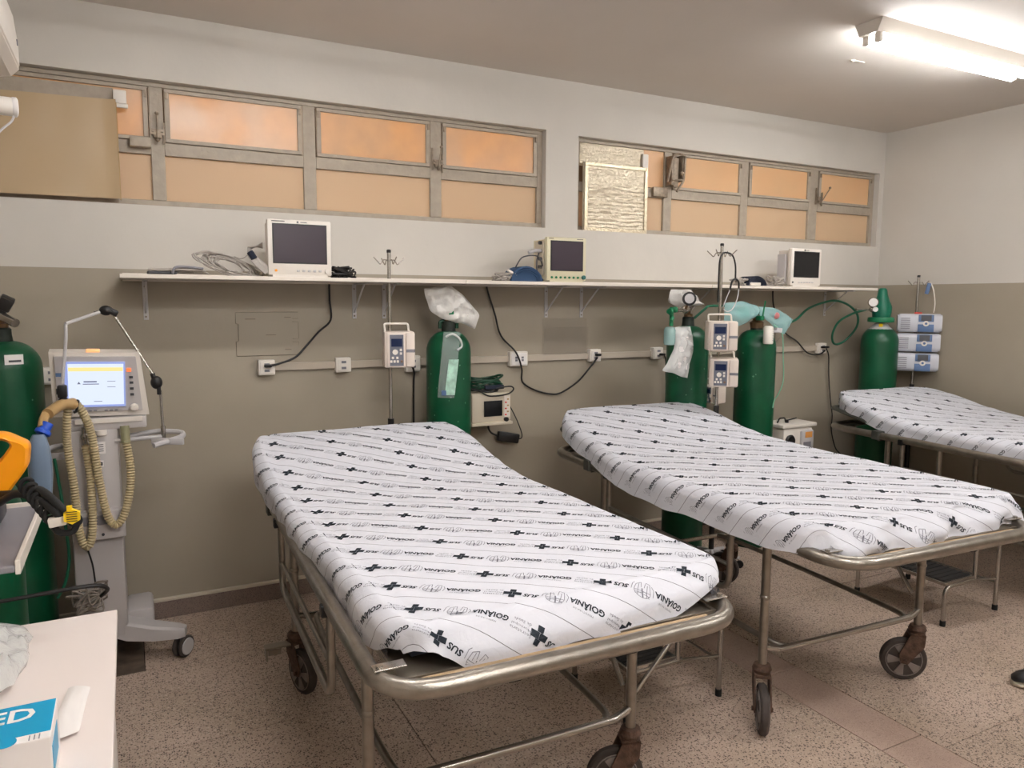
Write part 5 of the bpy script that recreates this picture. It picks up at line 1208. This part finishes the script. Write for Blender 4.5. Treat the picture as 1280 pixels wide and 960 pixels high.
lu = root('test_lung', (-.30, -.78, 1.13), 'pale blue rubber test lung with a bright blue collar hanging left of the ventilator', 'test lung')
MB().lathe([(.020, 0), (.028, .004), (.028, .016), (.020, .022), (.020, .048)], (-.303, -.775, 1.095), 20, axis=(.45, .35, .82)).build('collar', BLUEC, lu)
mb = MB(); vs = []; fs = []; prof = [(1.10, .018, .018), (1.085, .026, .024), (1.05, .034, .03), (1.0, .039, .034), (.95, .040, .034), (.90, .036, .03), (.86, .032, .026), (.835, .022, .018), (.81, .012, .012), (.805, .014, .014), (.79, .012, .012), (.785, .004, .004), (.765, .003, .003)]
for z, a, b in prof:
    for k in range(18): t = 2*PI*k/18; q = 1-.10*math.exp(-((t-4.9)/.25)**2); vs.append((-.312+a*math.cos(t)*q, -.79+b*math.sin(t)*q, z))
for i in range(len(prof)-1):
    for k in range(18): fs.append((i*18+k, i*18+(k+1) % 18, (i+1)*18+(k+1) % 18, (i+1)*18+k))
mb.add(vs, fs).build('bag', BAGBLUE, lu)
MB().tube(smooth_pts([(-.29, -.70, 1.165), (-.297, -.74, 1.145), (-.30, -.77, 1.12)], 4), .016, 10).build('neck', AMBER, lu)
# base with four legs and twin casters
ve_b = MB()
c = Vector((-.15, -.42, 0))
def leg_poly(a, ln):
    d_ = Vector((math.cos(a), math.sin(a), 0)); t_ = Vector((-d_.y, d_.x, 0)); mb = MB(); vs = []; fs = []
    secs = [(0.0, .075, .17, .225), (.10, .060, .12, .20), (.2, .045, .10, .165), (ln-.03, .034, .095, .145), (ln, .026, .10, .135)]
    for (s_, hw, z0, z1) in secs:
        for (e, z) in ((-1, z0), (1, z0), (1, z1-.01), (.8, z1), (-.8, z1), (-1, z1-.01)): vs.append(c+d_*s_+t_*e*hw+Vector((0, 0, z)))
    for i in range(len(secs)-1):
        for k in range(6): fs.append((i*6+k, i*6+(k+1) % 6, (i+1)*6+(k+1) % 6, (i+1)*6+k))
    fs += [tuple(range(5, -1, -1)), tuple((len(secs)-1)*6+k for k in range(6))]
    mb.add(vs, fs).build('base_leg', VGREY, ve)
    p = c+d_*(ln-.015); ax = Vector((.75, -.66, 0)) if a < .1 else Vector((.2, -.98, 0))
    k_ = MB(); k_.cyl((p.x, p.y, .07), (p.x, p.y, .105), .012)
    cas = k_.build('caster', DGREY, ve)
    for s_ in (-1, 1):
        MB().lathe([(.044, -.008), (.048, -.004), (.048, .004), (.044, .008)], p+ax*s_*.016+Vector((0, 0, .048)), 24, axis=ax).build('wheel', RUBBER, cas)
        MB().lathe([(.038, 0), (.036, .004), (.010, .006)], p+ax*s_*.024+Vector((0, 0, .048)), 20, axis=ax*s_).build('wheel_cap', LGREY, cas)
for a, ln in ((-.22, .33), (-1.95, .30), (1.2, .30), (PI-.9, .17)): leg_poly(a, ln)
MB().b2(-.23, -.07, -.49, -.30, .13, .26, bev=.012).build('base_hub', VGREY, ve)
MB().b2(-.06, .05, -.42, -.2, .14, .225, bev=.02).build('base_cover', VGREY, ve)
tangle('power_cable', (-.20, -.57, .30), (.075, .03, .13), 5, .0042, mat('grey_brown_cord', rgb(128, 118, 108), .5), 'bundled grey power cord hanging at the foot of the ventilator column', 'cord', 21, 9)
cord('ventilator_lead', [(-.19, -.55, .57), (-.175, -.55, .50), (-.168, -.55, .42), (-.16, -.55, .33)], .0035, BLACK, 'thin black lead hanging down the ventilator column')

# ------------------------------------------------------------------ air conditioner, pipe
ac = root('air_conditioner', (-.5, -1.1, 2.5), 'white split air conditioner on the left wall, top left corner', 'air conditioner')
poly = [(XL, 2.72), (-.39, 2.72), (-.345, 2.68), (-.315, 2.60), (-.305, 2.50), (-.305, 2.42), (-.33, 2.395), (-.46, 2.37), (XL, 2.37)]
MB().prism(poly, -1.55, -.705).build('casing', WHITE, ac, smooth=False)
MB().prism([(-.306, 2.425), (-.301, 2.43), (-.301, 2.50), (-.311, 2.60), (-.341, 2.682), (-.348, 2.68), (-.318, 2.60), (-.307, 2.50)], -1.54, -.72).build('front_cover', WHITE, ac, smooth=False)
MB().prism([(-.365, 2.392), (-.46, 2.368), (-.46, 2.362), (-.365, 2.386)], -1.50, -.75).build('air_flap', LGREY, ac, smooth=False)
MB().box((-.300, -.76, 2.50), (.004, .012, .02), bev=.001).build('indicator', MGREY, ac)
pp = root('drain_pipe', (-.45, -.85, 2.275), 'white pipe end with a thin cable under the air conditioner', 'pipe')
MB().cyl((XL, -.86, 2.262), (-.325, -.80, 2.268), .032, 18).build('pipe', WHITE, pp)
MB().lathe([(.032, 0), (.034, .004), (.034, .014), (.028, .018)], (-.325, -.80, 2.268), 18, axis=(.98, .2, 0)).build('pipe_cap', PAPER, pp)
MB().tube(smooth_pts([(-.318, -.80, 2.262), (-.325, -.81, 2.22), (-.36, -.82, 2.18), (-.40, -.83, 2.12)], 5), .004, 6).build('cable', LGREY, pp)

# ------------------------------------------------------------------ defibrillator cart, cables
ct = root('equipment_cart', (-.42, -1.95, 0), 'grey equipment cart with a white top edge at the left margin', 'cart')
MB().b2(-.60, -.232, -2.20, -1.68, 1.03, 1.045, bev=.003).build('cart_top', MGREY, ct, smooth=False)
MB().b2(-.232, -.222, -2.20, -1.675, 1.025, 1.056, bev=.002).b2(-.60, -.222, -1.685, -1.675, 1.025, 1.056, bev=.002).build('top_edge', WHITE, ct, smooth=False)
for (a, b) in ((-.58, -1.72), (-.58, -2.16), (-.30, -2.16)): MB().cyl((a, b, 0), (a, b, 1.03), .012).build('cart_post', STEEL, ct)
MB().cyl((-.45, -1.95, 1.0), (-.45, -1.95, 0.02), .02).b2(-.60, -.30, -2.15, -1.75, .02, .05).build('cart_base', STEEL, ct)
df = root('defibrillator', (-.38, -1.95, 1.06), 'yellow-orange defibrillator with a carrying handle, on the cart at the left margin', 'defibrillator')
def yoke():
    # handle loop in the x-z plane, rounded
    out = fillet([(-.52, 0, 1.115), (-.285, 0, 1.115), (-.232, 0, 1.19), (-.226, 0, 1.245), (-.275, 0, 1.275), (-.52, 0, 1.285)], .014, 5, closed=True)
    inn = fillet([(-.47, 0, 1.19), (-.325, 0, 1.18), (-.285, 0, 1.215), (-.262, 0, 1.250), (-.275, 0, 1.262), (-.47, 0, 1.262)], .012, 5, closed=True)
    n = len(out); vs = []; fs = []
    for (yf, sh) in ((-.04, .006), (-.032, 0), (.032, 0), (.04, .006)):
        for k in range(n):
            o_, i_ = out[k], inn[k]; d_ = (i_-o_).normalized(); vs.append((o_.x+d_.x*sh, -1.86+yf, o_.z+d_.z*sh))
        for k in range(n):
            o_, i_ = out[k], inn[k]; d_ = (i_-o_).normalized(); vs.append((i_.x-d_.x*sh, -1.86+yf, i_.z-d_.z*sh))
    R2 = 2*n
    for l in range(3):
        for k in range(n):
            k2 = (k+1) % n; a = l*R2
            fs.append((a+k, a+k2, a+R2+k2, a+R2+k)); fs.append((a+n+k2, a+n+k, a+R2+n+k, a+R2+n+k2))
    for k in range(n):
        k2 = (k+1) % n; fs.append((k2, k, n+k, n+k2)); a = 3*R2; fs.append((a+k, a+k2, a+n+k2, a+n+k))
    mb = MB(); mb.add(vs, fs); return mb
yoke().build('handle', ORANGE, df)
MB().b2(-.54, -.29, -1.90, -1.80, 1.056, 1.125, bev=.012).build('body', DGREY, df)
MB().b2(-.50, -.30, -1.86, -1.84, 1.16, 1.20, bev=.004).build('handle_core', BLACK, df)
MB().box((-.36, -1.90, 1.278), (.04, .02, .01), bev=.003).build('latch', CREAM, df)
cb = root('paddle_cables', (-.22, -2.05, 1.17), 'thick black coiled cables ending in a white plug with a yellow tag', 'cable')
mb = MB()
mb.tube(smooth_pts([(-.29, -1.93, 1.14), (-.235, -2.05, 1.165), (-.19, -2.12, 1.185), (-.155, -2.17, 1.165), (-.135, -2.185, 1.14)], 6), .0085, 10)
mb.tube(smooth_pts([(-.29, -1.95, 1.12), (-.235, -2.08, 1.17), (-.185, -2.14, 1.165), (-.155, -2.18, 1.145), (-.14, -2.185, 1.125)], 6), .0085, 10)
P = []
for k in range(90):
    t = k/89; bx = Vector((-.215, -2.10, 1.195)).lerp(Vector((-.160, -2.17, 1.130)), t); a = t*2*PI*7
    P.append(bx+Vector((math.cos(a)*.013, 0, math.sin(a)*.013))+Vector((.25, -.1, .2))*math.sin(a)*.006)
mb.tube(P, .0052, 7)
mb.tube(smooth_pts([(-.165, -2.17, 1.12), (-.15, -2.18, 1.10), (-.125, -2.185, 1.10), (-.115, -2.185, 1.12)], 5), .007, 8)
mb.build('coiled_cable', BLACKM, cb)
MB().box((-.152, -2.185, 1.126), (.034, .02, .020), ry=-.12, bev=.003).build('plug', WHITE, cb)
hx = [(-.124+.0175*math.cos(a), 1.137+.0165*math.sin(a)) for a in [PI/6+PI/3*k for k in range(6)]]
MB().prism(hx, -2.205, -2.192).box((-.128, -2.198, 1.155), (.010, .010, .010)).build('yellow_tag', YELLOW, cb, smooth=False)
mb = MB()
for k in range(5): mb.b2(-.134, -.114, -2.2062, -2.2048, 1.127+k*.005, 1.1285+k*.005)
mb.build('tag_text', BLACK, cb, smooth=False)
MB().sph((-.120, -2.18, 1.122), .015).build('tag_clip', BLACKM, cb)

# ------------------------------------------------------------------ white cabinet, papers, glove box
wc_ = root('white_cabinet', (-.33, -2.7, 0), 'white cabinet top in the lower left corner', 'cabinet')
MB().b2(XL+.001, -.050, -3.25, -2.160, .878, .90, bev=.002).build('cabinet_top', mat('white_laminate', rgb(232, 220, 214), .35), wc_, smooth=False)
MB().b2(XL+.001, -.072, -3.24, -2.175, .0, .878).build('cabinet_body', LGREY, wc_, smooth=False)
MB().b2(-.072, -.064, -3.23, -2.20, .06, .87, bev=.002).build('side_panel', WHITE, wc_, smooth=False)
MB().tube(fillet([(-.064, -2.79, .83), (-.030, -2.79, .835), (-.030, -2.83, .76), (-.064, -2.83, .75)], .02, 4), .007, 8).build('handle', mat('cream_handle', rgb(214, 190, 176), .45), wc_)
gb_ = root('glove_box', (-.22, -2.7, .90), 'cyan and white glove box with white lettering on the cabinet', 'box')
gx0, gx1, gy0, gy1, gz0, gz1 = -.36, -.123, -2.83, -2.715, .901, .985
MB().b2(gx0, gx1, gy0, gy1, gz0, gz1, bev=.0015).build('carton', PAPER, gb_, smooth=False)
MB().b2(gx0, gx1-.0015, gy0+.018, gy1-.002, gz1, gz1+.0007).build('cyan_panel', CYANBOX, gb_, smooth=False)
MB().b2(gx1, gx1+.0006, gy0+.01, gy1-.03, gz0+.02, gz1-.02).build('cyan_side', CYANBOX, gb_, smooth=False)
mb = MB(); flat_text(mb, 'ED', (-.1785, -2.752, gz1+.0012), (1, -.0, 0), (0, 1.05, 0), .050, .022); mb.build('white_letters', PAPER, gb_, smooth=False)
mb = MB(); mb.lathe([(.014, 0), (.014, .0006)], (-.178, -2.822, gz1+.0001), 20); mb.build('blue_oval', CYANBOX, gb_, smooth=False)
mb = MB()
for k in range(3): mb.b2(-.150+k*.006, -.1485+k*.006, -2.829, -2.816, gz1, gz1+.0006)
mb.build('small_print', MGREY, gb_, smooth=False)
tag(MB().pillow([(-.125, -2.52, .905), (-.115, -2.52, .907), (-.100, -2.525, .906), (-.090, -2.53, .904)], [(-.145, -2.70, .905), (-.13, -2.70, .908), (-.112, -2.69, .906), (-.100, -2.68, .904)], .007, .002, 10, 10, 3, 40).build('wrapper', PAPER), 'small white folded wrapper on the cabinet behind the glove box', 'wrapper')
tag(MB().pillow([(-.50, -2.22, .915), (-.35, -2.18, .93), (-.24, -2.20, .92), (-.20, -2.26, .91)], [(-.50, -2.55, .915), (-.36, -2.58, .93), (-.25, -2.55, .935), (-.205, -2.48, .915)], .045, .012, 20, 20, 12, 24).build('plastic_bag', CLEARP), 'crumpled clear plastic bag on the cabinet', 'bag')

cord('black_hose', [(-.60, -1.32, .66), (-.35, -1.31, .665), (-.15, -1.30, .668), (-.10, -1.27, .64), (-.12, -1.22, .60)], .007, BLACK, 'black hose running level behind the white cabinet top', 'hose')
# ------------------------------------------------------------------ shoe at the right margin
so = root('shoe', (3.33, -2.42, 0), 'black sneaker with a pale sole at the right edge of the floor', 'shoe')
def shoe():
    secs = [(-.01, .012, .030), (0, .030, .045), (.03, .044, .055), (.08, .050, .070), (.14, .043, .090), (.20, .038, .105), (.26, .034, .110), (.285, .02, .10)]
    a = math.radians(-28); d_ = Vector((math.cos(a), math.sin(a), 0)); t_ = Vector((-d_.y, d_.x, 0)); c0 = Vector((3.255, -2.345, 0))
    for nm, m_, z0, zf in (('sole', CREAM, 0.0, None), ('upper', BLACK, .022, 1)):
        vs = []; fs = []; n = 12
        for s_, hw, h in secs:
            hh = .024 if zf is None else h; q = 1.06 if zf is None else .98
            for k in range(n):
                t = 2*PI*k/n; e = math.cos(t)*hw*q; z = z0+(hh-z0)*(.5+.5*math.sin(t)) if zf is None else z0+(hh-z0)*max(0, (.5+.5*math.sin(t)))
                vs.append(c0+d_*s_+t_*e+Vector((0, 0, z)))
        for i in range(len(secs)-1):
            for k in range(n): fs.append((i*n+k, i*n+(k+1) % n, (i+1)*n+(k+1) % n, (i+1)*n+k))
        fs += [tuple(range(n-1, -1, -1)), tuple((len(secs)-1)*n+k for k in range(n))]
        MB().add(vs, fs).build(nm, m_, so)
    for k in range(4):
        s_ = .07+k*.025; p = c0+d_*s_+Vector((0, 0, .062+.08*(s_-.05)))
        MB().tube([p-t_*.022, p+Vector((0, 0, .012)), p+t_*.022], .003, 6).build('lace', DGREY, so)
shoe()
